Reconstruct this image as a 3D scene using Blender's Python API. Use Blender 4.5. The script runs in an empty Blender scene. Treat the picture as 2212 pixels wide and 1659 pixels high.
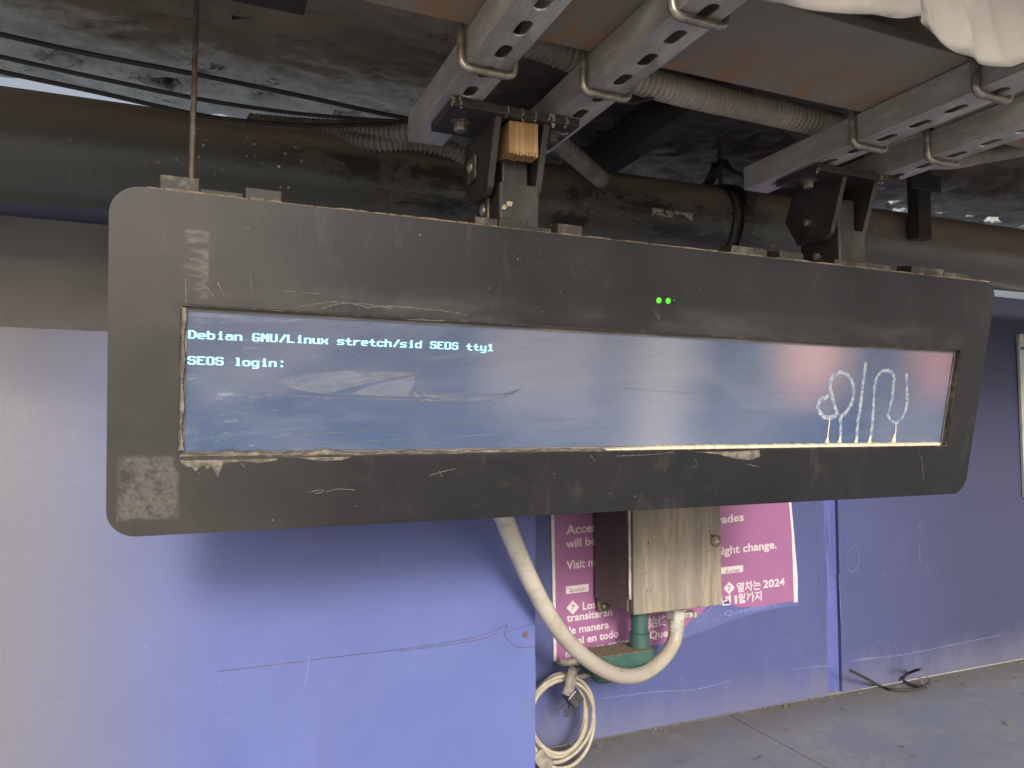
import bpy, bmesh, math, random
from mathutils import Vector, Matrix
random.seed(7)
R = math.radians
S = bpy.context.scene
COL = S.collection

# ------------------------------------------------------------------ camera
YAW, PIT, F = R(23.07), R(3.19), 1608.0        # F: focal length in pixels of a 2212 px wide picture
cam_d = bpy.data.cameras.new('camera')
cam_d.sensor_width = 36.0
cam_d.lens = F / 2212 * 36
cam_d.clip_start = 0.02
cam_d.clip_end = 500
cam = bpy.data.objects.new('camera', cam_d)
COL.objects.link(cam)
cam.location = (0, 0, 0)
cam.rotation_euler = (R(90) + PIT, 0, -YAW)
S.camera = cam

# ------------------------------------------------------------------ light
SUN_EL, SUN_AZ = R(20), R(189)                  # azimuth clockwise from +Y; the light comes from behind the camera, left
world = bpy.data.worlds.new('World')
S.world = world
world.use_nodes = True
wn = world.node_tree
wn.nodes.clear()
sky = wn.nodes.new('ShaderNodeTexSky')
sky.sky_type = 'NISHITA'
sky.sun_disc = False
sky.sun_elevation = SUN_EL
sky.sun_rotation = SUN_AZ
sky.air_density = 1.0
sky.dust_density = 8.0
sky.ozone_density = 1.0
bg = wn.nodes.new('ShaderNodeBackground')
bg.inputs['Strength'].default_value = 0.10
wo = wn.nodes.new('ShaderNodeOutputWorld')
hs = wn.nodes.new('ShaderNodeHueSaturation')                     # thin overcast: paler than clear sky
hs.inputs['Saturation'].default_value = .45
wn.links.new(sky.outputs[0], hs.inputs['Color'])
wn.links.new(hs.outputs[0], bg.inputs['Color'])
wn.links.new(bg.outputs[0], wo.inputs['Surface'])
sun_d = bpy.data.lights.new('sun', 'SUN')
sun_d.energy = 1.35
sun_d.angle = R(10)
sun_d.color = (1.0, 0.95, 0.90)
sun = bpy.data.objects.new('sun', sun_d)
COL.objects.link(sun)
sd = Vector((math.sin(SUN_AZ) * math.cos(SUN_EL), math.cos(SUN_AZ) * math.cos(SUN_EL), math.sin(SUN_EL)))
sun.rotation_euler = sd.to_track_quat('Z', 'Y').to_euler()
S.view_settings.view_transform = 'Standard'
S.view_settings.look = 'None'
S.view_settings.exposure = 0.85
S.view_settings.gamma = 1.0
S.view_settings.use_curve_mapping = False
S.render.engine = 'CYCLES'
S.cycles.max_bounces = 6

# ------------------------------------------------------------------ measuring helpers (points on known planes)
fw = Vector((math.sin(YAW) * math.cos(PIT), math.cos(YAW) * math.cos(PIT), math.sin(PIT)))
rt = Vector((math.cos(YAW), -math.sin(YAW), 0))
up = rt.cross(fw)


def ray(u, v):
    return rt * ((u - 1106) / F) + up * ((829.5 - v) / F) + fw


def at(u, v, X=None, Y=None, Z=None):
    D = ray(u, v)
    k = X / D.x if X is not None else Y / D.y if Y is not None else Z / D.z
    return D * k


# ------------------------------------------------------------------ object helpers
def link(name, bm, mat, parent=None, smooth=False, bevel=0, seg=2):
    me = bpy.data.meshes.new(name)
    bm.normal_update()
    bm.to_mesh(me)
    bm.free()
    me.materials.append(mat)
    if smooth:
        for p in me.polygons:
            p.use_smooth = True
    o = bpy.data.objects.new(name, me)
    COL.objects.link(o)
    if parent is not None:
        o.parent = parent
    if bevel:
        m = o.modifiers.new('bevel', 'BEVEL')
        m.width = bevel
        m.segments = seg
        m.limit_method = 'ANGLE'
        m.angle_limit = R(35)
    if smooth:
        try:
            me.set_sharp_from_angle(angle=R(40))
        except Exception:
            pass
    return o


def root(name, loc, label, cat, group=None, rot=None):
    o = bpy.data.objects.new(name, None)
    o.empty_display_size = .05
    COL.objects.link(o)
    o.location = loc
    if rot:
        o.rotation_euler = rot
    return tag(o, label, cat, group)


def tag(o, label, cat, group=None):
    o['label'] = label
    o['category'] = cat
    if group:
        o['group'] = group
    return o


def structure(o, label=None):
    o['kind'] = 'structure'
    if label:
        o['label'] = label
    return o


def dup(r, dx=(0, 0, 0), label=None):
    n = r.copy()
    COL.objects.link(n)
    n.location = Vector(r.location) + Vector(dx)
    if label:
        n['label'] = label
    for ch in r.children:
        c = ch.copy()
        COL.objects.link(c)
        c.parent = n
        for g in ch.children:
            d = g.copy()
            COL.objects.link(d)
            d.parent = c
    return n


def box(bm, x0, x1, y0, y1, z0, z1, M=None):
    vs = [bm.verts.new((x, y, z)) for x in (x0, x1) for y in (y0, y1) for z in (z0, z1)]
    if M is not None:
        for v in vs:
            v.co = M @ v.co
    for f in ((0, 1, 3, 2), (4, 6, 7, 5), (0, 4, 5, 1), (2, 3, 7, 6), (0, 2, 6, 4), (1, 5, 7, 3)):
        bm.faces.new([vs[i] for i in f])


def bbox(*a, M=None):
    bm = bmesh.new()
    box(bm, *a, M=M)
    return bm


def ring_frame(pts):
    P = [Vector(p) for p in pts]
    T = []
    for i in range(len(P)):
        a = P[max(i - 1, 0)]
        b = P[min(i + 1, len(P) - 1)]
        T.append((b - a).normalized())
    n = T[0].orthogonal().normalized()
    out = []
    for i, t in enumerate(T):
        n = (n - t * n.dot(t)).normalized()
        out.append((P[i], t, n, t.cross(n)))
    return out


def tube(bm, pts, r, n=12, cap=True, closed=False):
    fr = ring_frame(pts)
    rings = []
    for i, (p, t, a, b) in enumerate(fr):
        rr = r[i] if isinstance(r, (list, tuple)) else r
        rings.append([bm.verts.new(p + (a * math.cos(2 * math.pi * k / n) + b * math.sin(2 * math.pi * k / n)) * rr) for k in range(n)])
    for i in range(len(rings) - 1):
        A, B = rings[i], rings[i + 1]
        for k in range(n):
            bm.faces.new((A[k], A[(k + 1) % n], B[(k + 1) % n], B[k]))
    if closed:
        A, B = rings[-1], rings[0]
        for k in range(n):
            bm.faces.new((A[k], A[(k + 1) % n], B[(k + 1) % n], B[k]))
    elif cap:
        bm.faces.new(rings[0][::-1])
        bm.faces.new(rings[-1])
    return bm


def spline(pts, n=8):
    P = [Vector(p) for p in pts]
    P = [P[0] * 2 - P[1]] + P + [P[-1] * 2 - P[-2]]
    out = []
    for i in range(1, len(P) - 2):
        a, b, c, d = P[i - 1], P[i], P[i + 1], P[i + 2]
        for k in range(n):
            t = k / n
            out.append(.5 * ((2 * b) + (c - a) * t + (2 * a - 5 * b + 4 * c - d) * t * t + (3 * b - a - 3 * c + d) * t ** 3))
    out.append(P[-2].copy())
    return out


def fillet(pts, r, n=6):
    P = [Vector(p) for p in pts]
    out = [P[0]]
    for i in range(1, len(P) - 1):
        a = (P[i - 1] - P[i]).normalized()
        b = (P[i + 1] - P[i]).normalized()
        s, e = P[i] + a * r, P[i] + b * r
        for k in range(n + 1):
            t = k / n
            out.append(s * (1 - t) ** 2 + P[i] * 2 * t * (1 - t) + e * t * t)
    out.append(P[-1])
    return out


def resample(pts, step):
    P = [Vector(p) for p in pts]
    out = [P[0]]
    acc = 0
    for a, b in zip(P, P[1:]):
        L = (b - a).length
        d = step - acc
        while d <= L:
            out.append(a.lerp(b, d / L))
            d += step
        acc = L - (d - step)
    out.append(P[-1])
    return out


def corrugated(pts, r, pitch=.009, depth=.0022, n=16):
    q = resample(spline(pts, 12), pitch / 6)
    bm = bmesh.new()
    prof = (0, .15, 1, 1, .85, .1)
    tube(bm, q, [r - depth + depth * prof[i % 6] for i in range(len(q))], n)
    return bm


def plate(outer, holes, t, f):
    """2-D outline with holes, extruded by t along the normal; f maps (a, b, depth) to a point."""
    bm = bmesh.new()
    loops = []
    for lp in [outer] + holes:
        vs = [bm.verts.new((a, b, 0)) for a, b in lp]
        loops.append(vs)
        for i in range(len(vs)):
            bm.edges.new((vs[i], vs[(i + 1) % len(vs)]))
    bmesh.ops.triangle_fill(bm, use_beauty=True, edges=bm.edges[:], normal=(0, 0, 1))
    front = bm.faces[:]
    back = {v: bm.verts.new((v.co.x, v.co.y, t)) for v in bm.verts[:]}
    for fc in front:
        bm.faces.new([back[v] for v in reversed(fc.verts)])
    for vs in loops:
        for i in range(len(vs)):
            a, b = vs[i], vs[(i + 1) % len(vs)]
            bm.faces.new((a, back[a], back[b], b))
    for v in bm.verts:
        v.co = Vector(f(v.co.x, v.co.y, v.co.z))
    bmesh.ops.recalc_face_normals(bm, faces=bm.faces[:])
    return bm


def rrect(x0, x1, z0, z1, r, n=8):
    out = []
    for cx, cz, a0 in ((x1 - r, z1 - r, 0), (x0 + r, z1 - r, 90), (x0 + r, z0 + r, 180), (x1 - r, z0 + r, 270)):
        for k in range(n + 1):
            a = R(a0 + 90 * k / n)
            out.append((cx + r * math.cos(a), cz + r * math.sin(a)))
    return out


def hexbolt(parent, name, mat, c, axis, r, h, washer=None, wmat=None):
    """hexagon head with a washer behind it, head pointing along axis from c"""
    c = Vector(c)
    ax = Vector(axis).normalized()
    bm = bmesh.new()
    tube(bm, [c, c + ax * h * .85, c + ax * h], [r, r, r * .82], 6)
    b = link(name, bm, mat, parent, bevel=.0006)
    if washer:
        bm = bmesh.new()
        tube(bm, [c - ax * .002, c + ax * .0005], washer, 20)
        link('washer', bm, wmat or mat, b, smooth=True)
    return b


def stuff_(*a, **k):
    o = link(*a, **k)
    o['kind'] = 'stuff'
    return o


def ribbon(bm, pts, w, f, seed=0, jag=.3, step=None):
    """flat stroke of uneven width; pts are 2-D, f maps to 3-D"""
    rnd = random.Random(seed)
    P = [Vector((p[0], p[1], 0)) for p in pts]
    if len(P) > 2:
        P = spline(P, 10)
    P = resample(P, step or max(w * .4, .0012))
    L, Rr = [], []
    for i, p in enumerate(P):
        t = (P[min(i + 1, len(P) - 1)] - P[max(i - 1, 0)]).normalized()
        n = Vector((-t.y, t.x, 0))
        ww = w * .5 * (1 - jag + 2 * jag * rnd.random())
        if i in (0, len(P) - 1):
            ww *= .3
        L.append(bm.verts.new(f(*(p + n * ww).xy)))
        Rr.append(bm.verts.new(f(*(p - n * w * .5 * (1 - jag + 2 * jag * rnd.random())).xy)))
    for i in range(len(P) - 1):
        bm.faces.new((L[i], L[i + 1], Rr[i + 1], Rr[i]))


# ------------------------------------------------------------------ materials
class NB:
    def __init__(s, name):
        s.m = bpy.data.materials.new(name)
        s.m.use_nodes = True
        s.t = s.m.node_tree
        s.b = s.t.nodes['Principled BSDF']
        s.tc = s.t.nodes.new('ShaderNodeTexCoord').outputs['Object']
        s.sep = None

    def L(s, a, b):
        s.t.links.new(a, b)

    def put(s, sock, v):
        if hasattr(v, 'node'):
            s.L(v, sock)
        else:
            sock.default_value = v if not isinstance(v, tuple) or len(v) == 4 or len(v) != 3 or sock.type != 'RGBA' else (*v, 1)

    def mp(s, sc=(1, 1, 1), loc=(0, 0, 0)):
        n = s.t.nodes.new('ShaderNodeMapping')
        s.L(s.tc, n.inputs[0])
        n.inputs['Scale'].default_value = sc
        n.inputs['Location'].default_value = loc
        return n.outputs[0]

    def noise(s, scale, detail=4, rough=.55, sc=(1, 1, 1), dist=0, loc=(0, 0, 0)):
        n = s.t.nodes.new('ShaderNodeTexNoise')
        s.L(s.mp(sc, loc), n.inputs['Vector'])
        n.inputs['Scale'].default_value = scale
        n.inputs['Detail'].default_value = detail
        n.inputs['Roughness'].default_value = rough
        n.inputs['Distortion'].default_value = dist
        return n.outputs['Fac']

    def voro(s, scale, feature='F1', sc=(1, 1, 1), out='Distance'):
        n = s.t.nodes.new('ShaderNodeTexVoronoi')
        s.L(s.mp(sc), n.inputs['Vector'])
        n.feature = feature
        n.inputs['Scale'].default_value = scale
        return n.outputs[out]

    def rng(s, v, a, b, c=0, d=1):
        n = s.t.nodes.new('ShaderNodeMapRange')
        n.interpolation_type = 'SMOOTHSTEP'
        s.put(n.inputs[0], v)
        for i, x in enumerate((a, b, c, d)):
            n.inputs[i + 1].default_value = x
        return n.outputs[0]

    def mul(s, a, b, op='MULTIPLY'):
        n = s.t.nodes.new('ShaderNodeMath')
        n.operation = op
        n.use_clamp = op in ('ADD',)
        s.put(n.inputs[0], a)
        s.put(n.inputs[1], b)
        return n.outputs[0]

    def mix(s, f, a, b):
        n = s.t.nodes.new('ShaderNodeMix')
        n.data_type = 'RGBA'
        s.put(n.inputs['Factor'], f)
        s.put(n.inputs[6], a)
        s.put(n.inputs[7], b)
        return n.outputs[2]

    def axis(s, i):
        if s.sep is None:
            n = s.t.nodes.new('ShaderNodeSeparateXYZ')
            s.L(s.tc, n.inputs[0])
            s.sep = n.outputs
        return s.sep[i]

    def band(s, i, a, b, soft):
        """1 between a and b on axis i"""
        v = s.axis(i)
        return s.mul(s.rng(v, a - soft, a + soft), s.rng(v, b - soft, b + soft, 1, 0))

    def rect(s, x0, x1, z0, z1, soft=.002):
        return s.mul(s.band(0, x0, x1, soft), s.band(2, z0, z1, soft))

    def disc(s, c, r, soft, flat=1):
        n = s.t.nodes.new('ShaderNodeVectorMath')
        n.operation = 'DISTANCE'
        s.L(s.mp((1, flat, 1)), n.inputs[0])
        n.inputs[1].default_value = (c[0], c[1] * flat, c[2])
        return s.rng(n.outputs['Value'], r - soft, r + soft, 1, 0)

    def done(s, col, rough=.6, metal=0, bump=None, bs=.3, bd=.002, spec=None, **kw):
        s.put(s.b.inputs['Base Color'], col)
        s.put(s.b.inputs['Roughness'], rough)
        s.put(s.b.inputs['Metallic'], metal)
        if spec is not None:
            s.b.inputs['Specular IOR Level'].default_value = spec
        for k, v in kw.items():
            s.put(s.b.inputs[k.replace('_', ' ')], v)
        if bump is not None:
            n = s.t.nodes.new('ShaderNodeBump')
            n.inputs['Strength'].default_value = bs
            n.inputs['Distance'].default_value = bd
            s.L(bump, n.inputs['Height'])
            s.L(n.outputs[0], s.b.inputs['Normal'])
        return s.m


def simple(name, a, b, scale=20, rough=.6, metal=0, lo=.4, hi=.65, bs=.2, sc=(1, 1, 1), bd=.001):
    n = NB(name)
    f = n.noise(scale, 6, .6, sc)
    return n.done(n.mix(n.rng(f, lo, hi), a, b), n.rng(f, .3, .7, rough - .08, rough + .08), metal, n.noise(scale * 4, 4, .6, sc), bs, bd)


M = {}
# galvanised steel
n = NB('galvanised_steel')
f = n.noise(16, 5, .65, (1, .35, 1))
g = n.noise(90, 3, .6, (1, .25, 1))
c = n.mix(n.rng(f, .35, .68), (.42, .40, .36, 1), (.62, .60, .55, 1))
c = n.mix(n.mul(n.rng(g, .5, .7), .5), c, (.66, .64, .60, 1))
c = n.mix(n.rng(n.noise(9, 6, .7, (1, .5, 1), loc=(3, 1, 2)), .55, .72), c, (.21, .19, .16, 1))
M['galv'] = n.done(c, n.rng(f, .3, .7, .42, .62), .35, g, .15, .0008)
n = NB('zinc_bolt')
f = n.noise(60, 4)
c = n.mix(n.rng(f, .4, .65), (.42, .38, .32, 1), (.25, .21, .16, 1))
M['zinc'] = n.done(c, .38, .7, f, .1, .0005)
n = NB('corroded_zinc')
f = n.noise(80, 4)
M['zinc_old'] = n.done(n.mix(n.rng(f, .4, .6), (.20, .18, .13, 1), (.10, .08, .055, 1)), .5, .4, f, .2, .0006)
# black painted hanger
n = NB('black_painted_steel')
f = n.noise(30, 6, .65)
g = n.noise(160, 3, .5)
c = n.mix(n.rng(f, .35, .7), (.032, .028, .024, 1), (.060, .053, .044, 1))
c = n.mix(n.mul(n.rng(n.noise(14, 7, .72, (1, 1, .5), loc=(5, 2, 1)), .6, .68), n.rng(g, .4, .55)), c, (.16, .135, .10, 1))
c = n.mix(n.rng(n.noise(26, 2, .4, loc=(1, 7, 3)), .745, .765), c, (.48, .41, .28, 1))
c = n.mix(n.rng(n.voro(170), .10, .06, 0, .0), c, (.5, .45, .35, 1))
M['black'] = n.done(c, n.rng(f, .3, .7, .38, .55), 0, f, .25, .0015)
n = NB('black_mounting_block')
f = n.noise(45, 6, .7)
c = n.mix(n.rng(f, .5, .66), (.035, .031, .026, 1), (.115, .097, .073, 1))
M['block'] = n.done(c, .6, 0, f, .3, .001)
M['dust'] = simple('settled_dust', (.20, .155, .105, 1), (.12, .095, .068, 1), 120, .95)
# bezel
n = NB('display_bezel_plastic')
f = n.noise(6, 4, .5, (1, 1, 1))
g = n.noise(220, 5, .7)
h = n.noise(34, 6, .7)
c = n.mix(n.rng(f, .3, .7), (.0095, .0092, .0108, 1), (.0135, .0130, .0145, 1))
c = n.mix(n.mul(n.rng(n.axis(0), .10, .30, 1, 0), n.rng(n.noise(5, 6, .65, loc=(2, 1, 4)), .25, .75, .35, .8)), c, (.055, .050, .043, 1))  # left end lightened: veil of glare put into the bezel colour
# tape residue, bottom left corner and beside the opening at the top left
m1 = n.mul(n.mul(n.rect(.011, .0705, -.357, -.2865, .0035), n.rng(n.noise(55, 6, .8, loc=(0, 5, 5)), .36, .50)), n.rng(h, .34, .50))
m1 = n.mul(m1, n.rng(n.noise(16, 2, .5, loc=(0, 3, .3)), .40, .46))
m2 = n.mul(n.rect(.0718, .096, -.112, -.039, .0025), n.rng(n.noise(30, 5, .7, (.6, 1, 1.6)), .45, .6))
c = n.mix(n.mul(n.mul(m1, n.rng(g, .3, .7, .3, 1)), .5), c, (.20, .18, .16, 1))
c = n.mix(n.mul(m2, .5), c, (.17, .155, .13, 1))
# rubbed grime round the opening
ed = n.mul(n.rect(.098, 1.30, -.287, -.088, .016), n.rng(n.noise(9, 6, .7, (.5, 1, 2)), .38, .7))
c = n.mix(n.mul(ed, .25), c, (.15, .135, .115, 1))
c = n.mix(n.mul(n.rng(n.voro(46, 'F1'), .05, .03, 0, 1), n.rng(n.noise(11), .5, .62)), c, (.32, .30, .26, 1))
c = n.mix(n.mul(n.rng(n.noise(70, 8, .8, (1, 1, .25)), .68, .76), .4), c, (.22, .20, .17, 1))
c = n.mix(n.mul(n.rng(n.voro(150), .12, .06, 0, .5), n.rng(n.noise(6, 5, .7, loc=(7, 2, 9)), .54, .62)), c, (.13, .12, .11, 1))
c = n.mix(n.mul(n.rng(n.noise(16, 9, .82, (1, 1, .5), 1.8, (4, 4, 4)), .53, .66), .35), c, (.060, .056, .050, 1))
c = n.mix(n.mul(n.rng(n.noise(120, 7, .8, (1.5, 1, .12), 0, (1, 9, 2)), .60, .72), n.mul(n.rng(n.noise(3), .42, .58), .45)), c, (.13, .12, .105, 1))
M['bezel'] = n.done(c, n.rng(n.noise(5, 5, .6), .3, .7, .33, .43), 0, g, .05, .0004, spec=.5)
M['opening_edge'] = simple('opening_edge_dirt', (.035, .033, .030, 1), (.16, .13, .10, 1), 60, .8, lo=.46, hi=.7)
M['lcd_border'] = simple('lcd_border', (.10, .095, .085, 1), (.22, .19, .155, 1), 22, .6, lo=.42, hi=.7, sc=(.4, 1, 2))
# lcd
n = NB('lcd_screen_glass')
a = n.noise(3.0, 3, .5, (.8, 1, 1.6), 1.2)
b = n.noise(7, 6, .6, (.35, 1, 1.9), 2.2)
d = n.noise(90, 5, .75, (.35, 1, 1.4))
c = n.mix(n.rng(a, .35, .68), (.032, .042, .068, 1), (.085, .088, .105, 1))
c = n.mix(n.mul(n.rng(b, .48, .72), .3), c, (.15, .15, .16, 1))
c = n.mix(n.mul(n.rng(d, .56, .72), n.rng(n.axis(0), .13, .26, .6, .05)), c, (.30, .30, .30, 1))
c = n.mix(n.mul(n.band(0, .665, .745, .07), .75), c, (.26, .245, .235, 1))  # pale patches and pink spots here paint reflections into the screen colour
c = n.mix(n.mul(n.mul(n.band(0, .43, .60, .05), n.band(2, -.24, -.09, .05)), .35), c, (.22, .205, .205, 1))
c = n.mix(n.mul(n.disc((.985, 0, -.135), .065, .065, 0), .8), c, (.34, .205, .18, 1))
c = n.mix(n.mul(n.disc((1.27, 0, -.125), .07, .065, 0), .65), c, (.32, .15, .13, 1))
em = n.mix(n.rng(n.axis(2), -.30, -.12), (.052, .088, .17, 1), (.05, .066, .11, 1))
M['lcd'] = n.done(c, n.rng(b, .35, .7, .22, .45), 0, None, Emission_Color=em, Emission_Strength=.55)
n = NB('terminal_text')
M['text'] = n.done((.3, .5, .6, 1), .5, Emission_Color=(.22, .66, .95, 1), Emission_Strength=.75)
M['led'] = NB('green_led').done((.05, .4, .02, 1), .25, Emission_Color=(.10, .85, .02, 1), Emission_Strength=.55)
M['led_off'] = NB('dark_led').done((.02, .035, .015, 1), .15)
n = NB('etched_white_paint')
f = n.noise(150, 4, .7)
M['graf'] = n.done(n.mix(n.rng(f, .42, .6), (.15, .19, .29, 1), (.38, .40, .41, 1)), .75, 0, f, .4, .001)
n = NB('cream_paint')
f = n.noise(120, 4, .7)
M['cream'] = n.done(n.mix(n.rng(f, .35, .65), (.62, .50, .33, 1), (.70, .64, .52, 1)), .6, 0, f, .4, .001)
M['scr'] = simple('scratch_mark', (.10, .092, .08, 1), (.22, .20, .17, 1), 200, .8)
M['smudge'] = simple('dirt_smudge', (.09, .080, .065, 1), (.21, .185, .15, 1), 90, .95, bs=.6)
# wood wedge
n = NB('fresh_pine')
w = n.noise(190, 3, .5, (1, 1, .03))
c = n.mix(n.rng(w, .38, .62), (.50, .31, .14, 1), (.37, .21, .085, 1))
M['pine'] = n.done(c, .6, 0, w, .25, .001)
# pipe
n = NB('old_painted_pipe')
a = n.noise(3, 5, .6, (.4, 1, 1))
b = n.noise(12, 8, .75, (.5, 1, 1), .4)
c = n.mix(n.rng(a, .35, .65), (.135, .119, .097, 1), (.095, .098, .086, 1))
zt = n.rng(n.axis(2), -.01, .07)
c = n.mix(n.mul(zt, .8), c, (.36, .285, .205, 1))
c = n.mix(n.mul(n.rng(n.noise(6, 8, .75, (.5, 1, 1.4), .8), .50, .66), .4), c, (.075, .07, .06, 1))
c = n.mix(n.mul(n.rng(n.noise(40, 5, .7, (2.2, 1, .3)), .58, .70), .3), c, (.24, .20, .155, 1))
mid = n.mul(n.mul(n.band(2, -.05, .035, .012), n.rng(b, .49, .55)), n.band(0, .12, 1.15, .14))
c = n.mix(n.mul(mid, .8), c, (.028, .025, .022, 1))
c = n.mix(n.mul(n.mul(n.band(2, -.05, .05, .03), n.rng(n.noise(26, 7, .7, (.6, 1, 1)), .64, .68)), .8), c, (.36, .28, .19, 1))
c = n.mix(n.mul(n.rng(n.voro(62), .17, .13, 0, 1), n.mul(n.rng(n.noise(9), .47, .53), n.band(0, -.03, .17, .04))), c, (.60, .56, .48, 1))
c = n.mix(n.mul(n.rng(n.noise(36, 5, .7, (.5, 1, 1)), .47, .52), n.rect(.850, .950, -.006, .008, .003)), c, (.55, .47, .34, 1))
M['pipe'] = n.done(c, n.rng(a, .3, .7, .26, .42), 0, b, .3, .004)
# ceiling
n = NB('sooty_peeling_ceiling')
a = n.noise(4, 8, .72, (.6, 1, 1), .6)
b = n.noise(22, 7, .7)
d = n.noise(9, 9, .78, (.7, 1, 1), 1.4)
PITS = [(-.235, 1.52, .030), (-.067, 1.545, .027), (.117, 1.55, .021), (.281, 1.56, .020), (.02, 1.43, .008), (.05, 1.22, .007)]
c = n.mix(n.rng(a, .35, .65), (.20, .165, .125, 1), (.30, .25, .195, 1))
n_y = n.t.nodes.new('ShaderNodeMath')
n_y.operation = 'ADD'
n.L(n.axis(1), n_y.inputs[0])
n.L(n.rng(a, .2, .8, -.14, .14), n_y.inputs[1])
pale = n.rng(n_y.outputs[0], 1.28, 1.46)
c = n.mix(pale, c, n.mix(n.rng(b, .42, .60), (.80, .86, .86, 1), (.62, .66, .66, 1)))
c = n.mix(n.mul(n.rng(d, .58, .64), .75), c, (.10, .085, .065, 1))
c = n.mix(n.mul(n.rng(n.noise(30, 6, .75, (1, .5, 1), 1), .66, .70), .8), c, (.40, .28, .15, 1))
for (x_, y_, r_) in PITS:
    dn = n.t.nodes.new('ShaderNodeVectorMath')
    dn.operation = 'DISTANCE'
    n.L(n.mp((1 / 1.35, 1, 0)), dn.inputs[0])
    dn.inputs[1].default_value = (x_ / 1.35, y_, 0)
    dd = n.mul(dn.outputs['Value'], n.rng(b, .3, .7, .75, 1.3))
    c = n.mix(n.rng(dd, r_ * .55, r_ * 1.0, 1, 0), c, (.035, .03, .025, 1))
c = n.mix(n.mul(n.rng(n.axis(0), .36, .60, 0, .88), n.rng(n.axis(0), 1.6, 2.0, 1, .7)), c, (.060, .051, .042, 1))  # shade of the black recess painted in from the hangers rightwards
M['ceil'] = n.done(c, .75, 0, d, .55, .02)
# rusty beam
n = NB('rusty_painted_beam')
a = n.noise(7, 7, .72, (1, .7, 1), 1.2)
b = n.noise(2.2, 3, .5)
c = n.mix(n.rng(b, .35, .65), (.25, .215, .172, 1), (.32, .275, .22, 1))
yb = n.rng(n.axis(1), .62, .74)
c = n.mix(n.mul(n.rng(n.noise(12, 8, .75, (1.3, .6, 1), 1.8), .50, .56), n.mul(yb, .95)), c, (.34, .20, .105, 1))
c = n.mix(n.mul(n.rng(n.noise(24, 5, .7, (1, .4, 1)), .60, .70), .5), c, (.33, .25, .17, 1))
M['beam'] = n.done(c, n.rng(a, .3, .7, .5, .75), 0, a, .25, .002)
# flexible conduit
M['flex'] = simple('grey_flexible_conduit', (.50, .45, .36, 1), (.38, .335, .26, 1), 14, .6)
M['flex_dark'] = simple('dark_flexible_conduit', (.19, .17, .14, 1), (.29, .265, .22, 1), 20, .42)
M['cable'] = simple('black_cable', (.025, .022, .018, 1), (.04, .034, .028, 1), 40, .65)
M['rod'] = simple('rusty_rod', (.075, .055, .038, 1), (.12, .10, .08, 1), 60, .6)
M['dark'] = simple('soot_black', (.03, .027, .023, 1), (.05, .044, .036, 1), 14, .8)
# blue paints
n = NB('blue_painted_panel')
a = n.noise(5, 4, .55)
b = n.noise(34, 7, .62, (1, 1, 1), .5)
w = n.noise(160, 4, .65)
c = n.mix(n.rng(a, .3, .7), (.090, .115, .305, 1), (.100, .127, .330, 1))
c = n.mix(n.mul(n.rng(n.noise(7, 8, .75, (1, 1, .35), 1, (3, 3, 3)), .52, .70), .30), c, (.085, .10, .235, 1))
c = n.mix(n.mul(n.rng(n.noise(20, 7, .8, (.3, 1, 1), .5, (8, 3, 1)), .62, .70), .28), c, (.24, .25, .38, 1))
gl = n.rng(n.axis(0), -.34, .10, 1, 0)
c = n.mix(n.mul(gl, .85), c, (.150, .145, .143, 1))  # hazy glare over the left end, painted in as grey
c = n.mix(n.mul(n.disc((.657, 1.45, -.590), .026, .008), .55), c, (.10, .13, .27, 1))
c = n.mix(n.mul(n.rng(n.voro(38), .035, .02, 0, 1), n.rng(n.noise(8), .52, .6)), c, (.42, .44, .55, 1))
c = n.mix(n.mul(n.rng(n.noise(60, 6, .8, (1.6, 1, .3)), .66, .74), .35), c, (.30, .32, .50, 1))
hb = n.mul(n.rng(b, .35, .7, 0, .6), n.rng(w, .3, .7, 0, .35), 'ADD')
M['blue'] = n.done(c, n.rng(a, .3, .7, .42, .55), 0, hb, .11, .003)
n = NB('blue_painted_wall')
a = n.noise(4, 5, .6)
b = n.noise(60, 6, .7)
st = n.noise(13, 6, .7, (1, 1, .16))
c = n.mix(n.rng(a, .3, .7), (.060, .072, .188, 1), (.070, .082, .212, 1))
c = n.mix(n.mul(n.rng(st, .56, .75), n.rng(n.axis(0), 1.2, 2.5, .10, .30)), c, (.19, .185, .24, 1))
c = n.mix(n.mul(n.rng(n.axis(0), 1.4, 2.5), .85), c, (.040, .042, .080, 1))  # light falling off to the right, painted as darker blue
dz = n.t.nodes.new('ShaderNodeMath')
dz.operation = 'ADD'
n.L(n.axis(2), dz.inputs[0])
n.L(n.rng(st, .2, .8, -.05, .05), dz.inputs[1])
c = n.mix(n.rng(dz.outputs[0], -.66, -.80, 0, .5), c, (.15, .15, .20, 1))
c = n.mix(n.mul(n.rng(n.voro(32), .045, .025, 0, 1), n.rng(n.noise(6), .5, .6)), c, (.36, .36, .42, 1))
c = n.mix(n.rng(n.axis(2), .36, .40), c, (.22, .24, .36, 1))  # light coming over the wall top, painted as a paler strip
M['blue2'] = n.done(c, n.rng(b, .3, .7, .45, .6), 0, b, .15, .002)
M['batten'] = simple('dark_blue_joint', (.085, .10, .30, 1), (.065, .075, .22, 1), 18, .6, sc=(1, 1, .3))
M['scr2'] = simple('pale_blue_scuff', (.16, .17, .33, 1), (.26, .26, .38, 1), 120, .8)
M['rot'] = simple('weathered_crack', (.045, .05, .11, 1), (.15, .085, .08, 1), 35, .9)
M['fascia'] = simple('grey_brown_board', (.25, .235, .225, 1), (.30, .285, .275, 1), 5, .7)
n = NB('dusty_deck_boards')
a = n.noise(3.5, 6, .65)
b = n.noise(40, 7, .7, (.5, 1, 1))
c = n.mix(n.rng(a, .36, .66), (.19, .21, .285, 1), (.245, .25, .275, 1))
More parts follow.
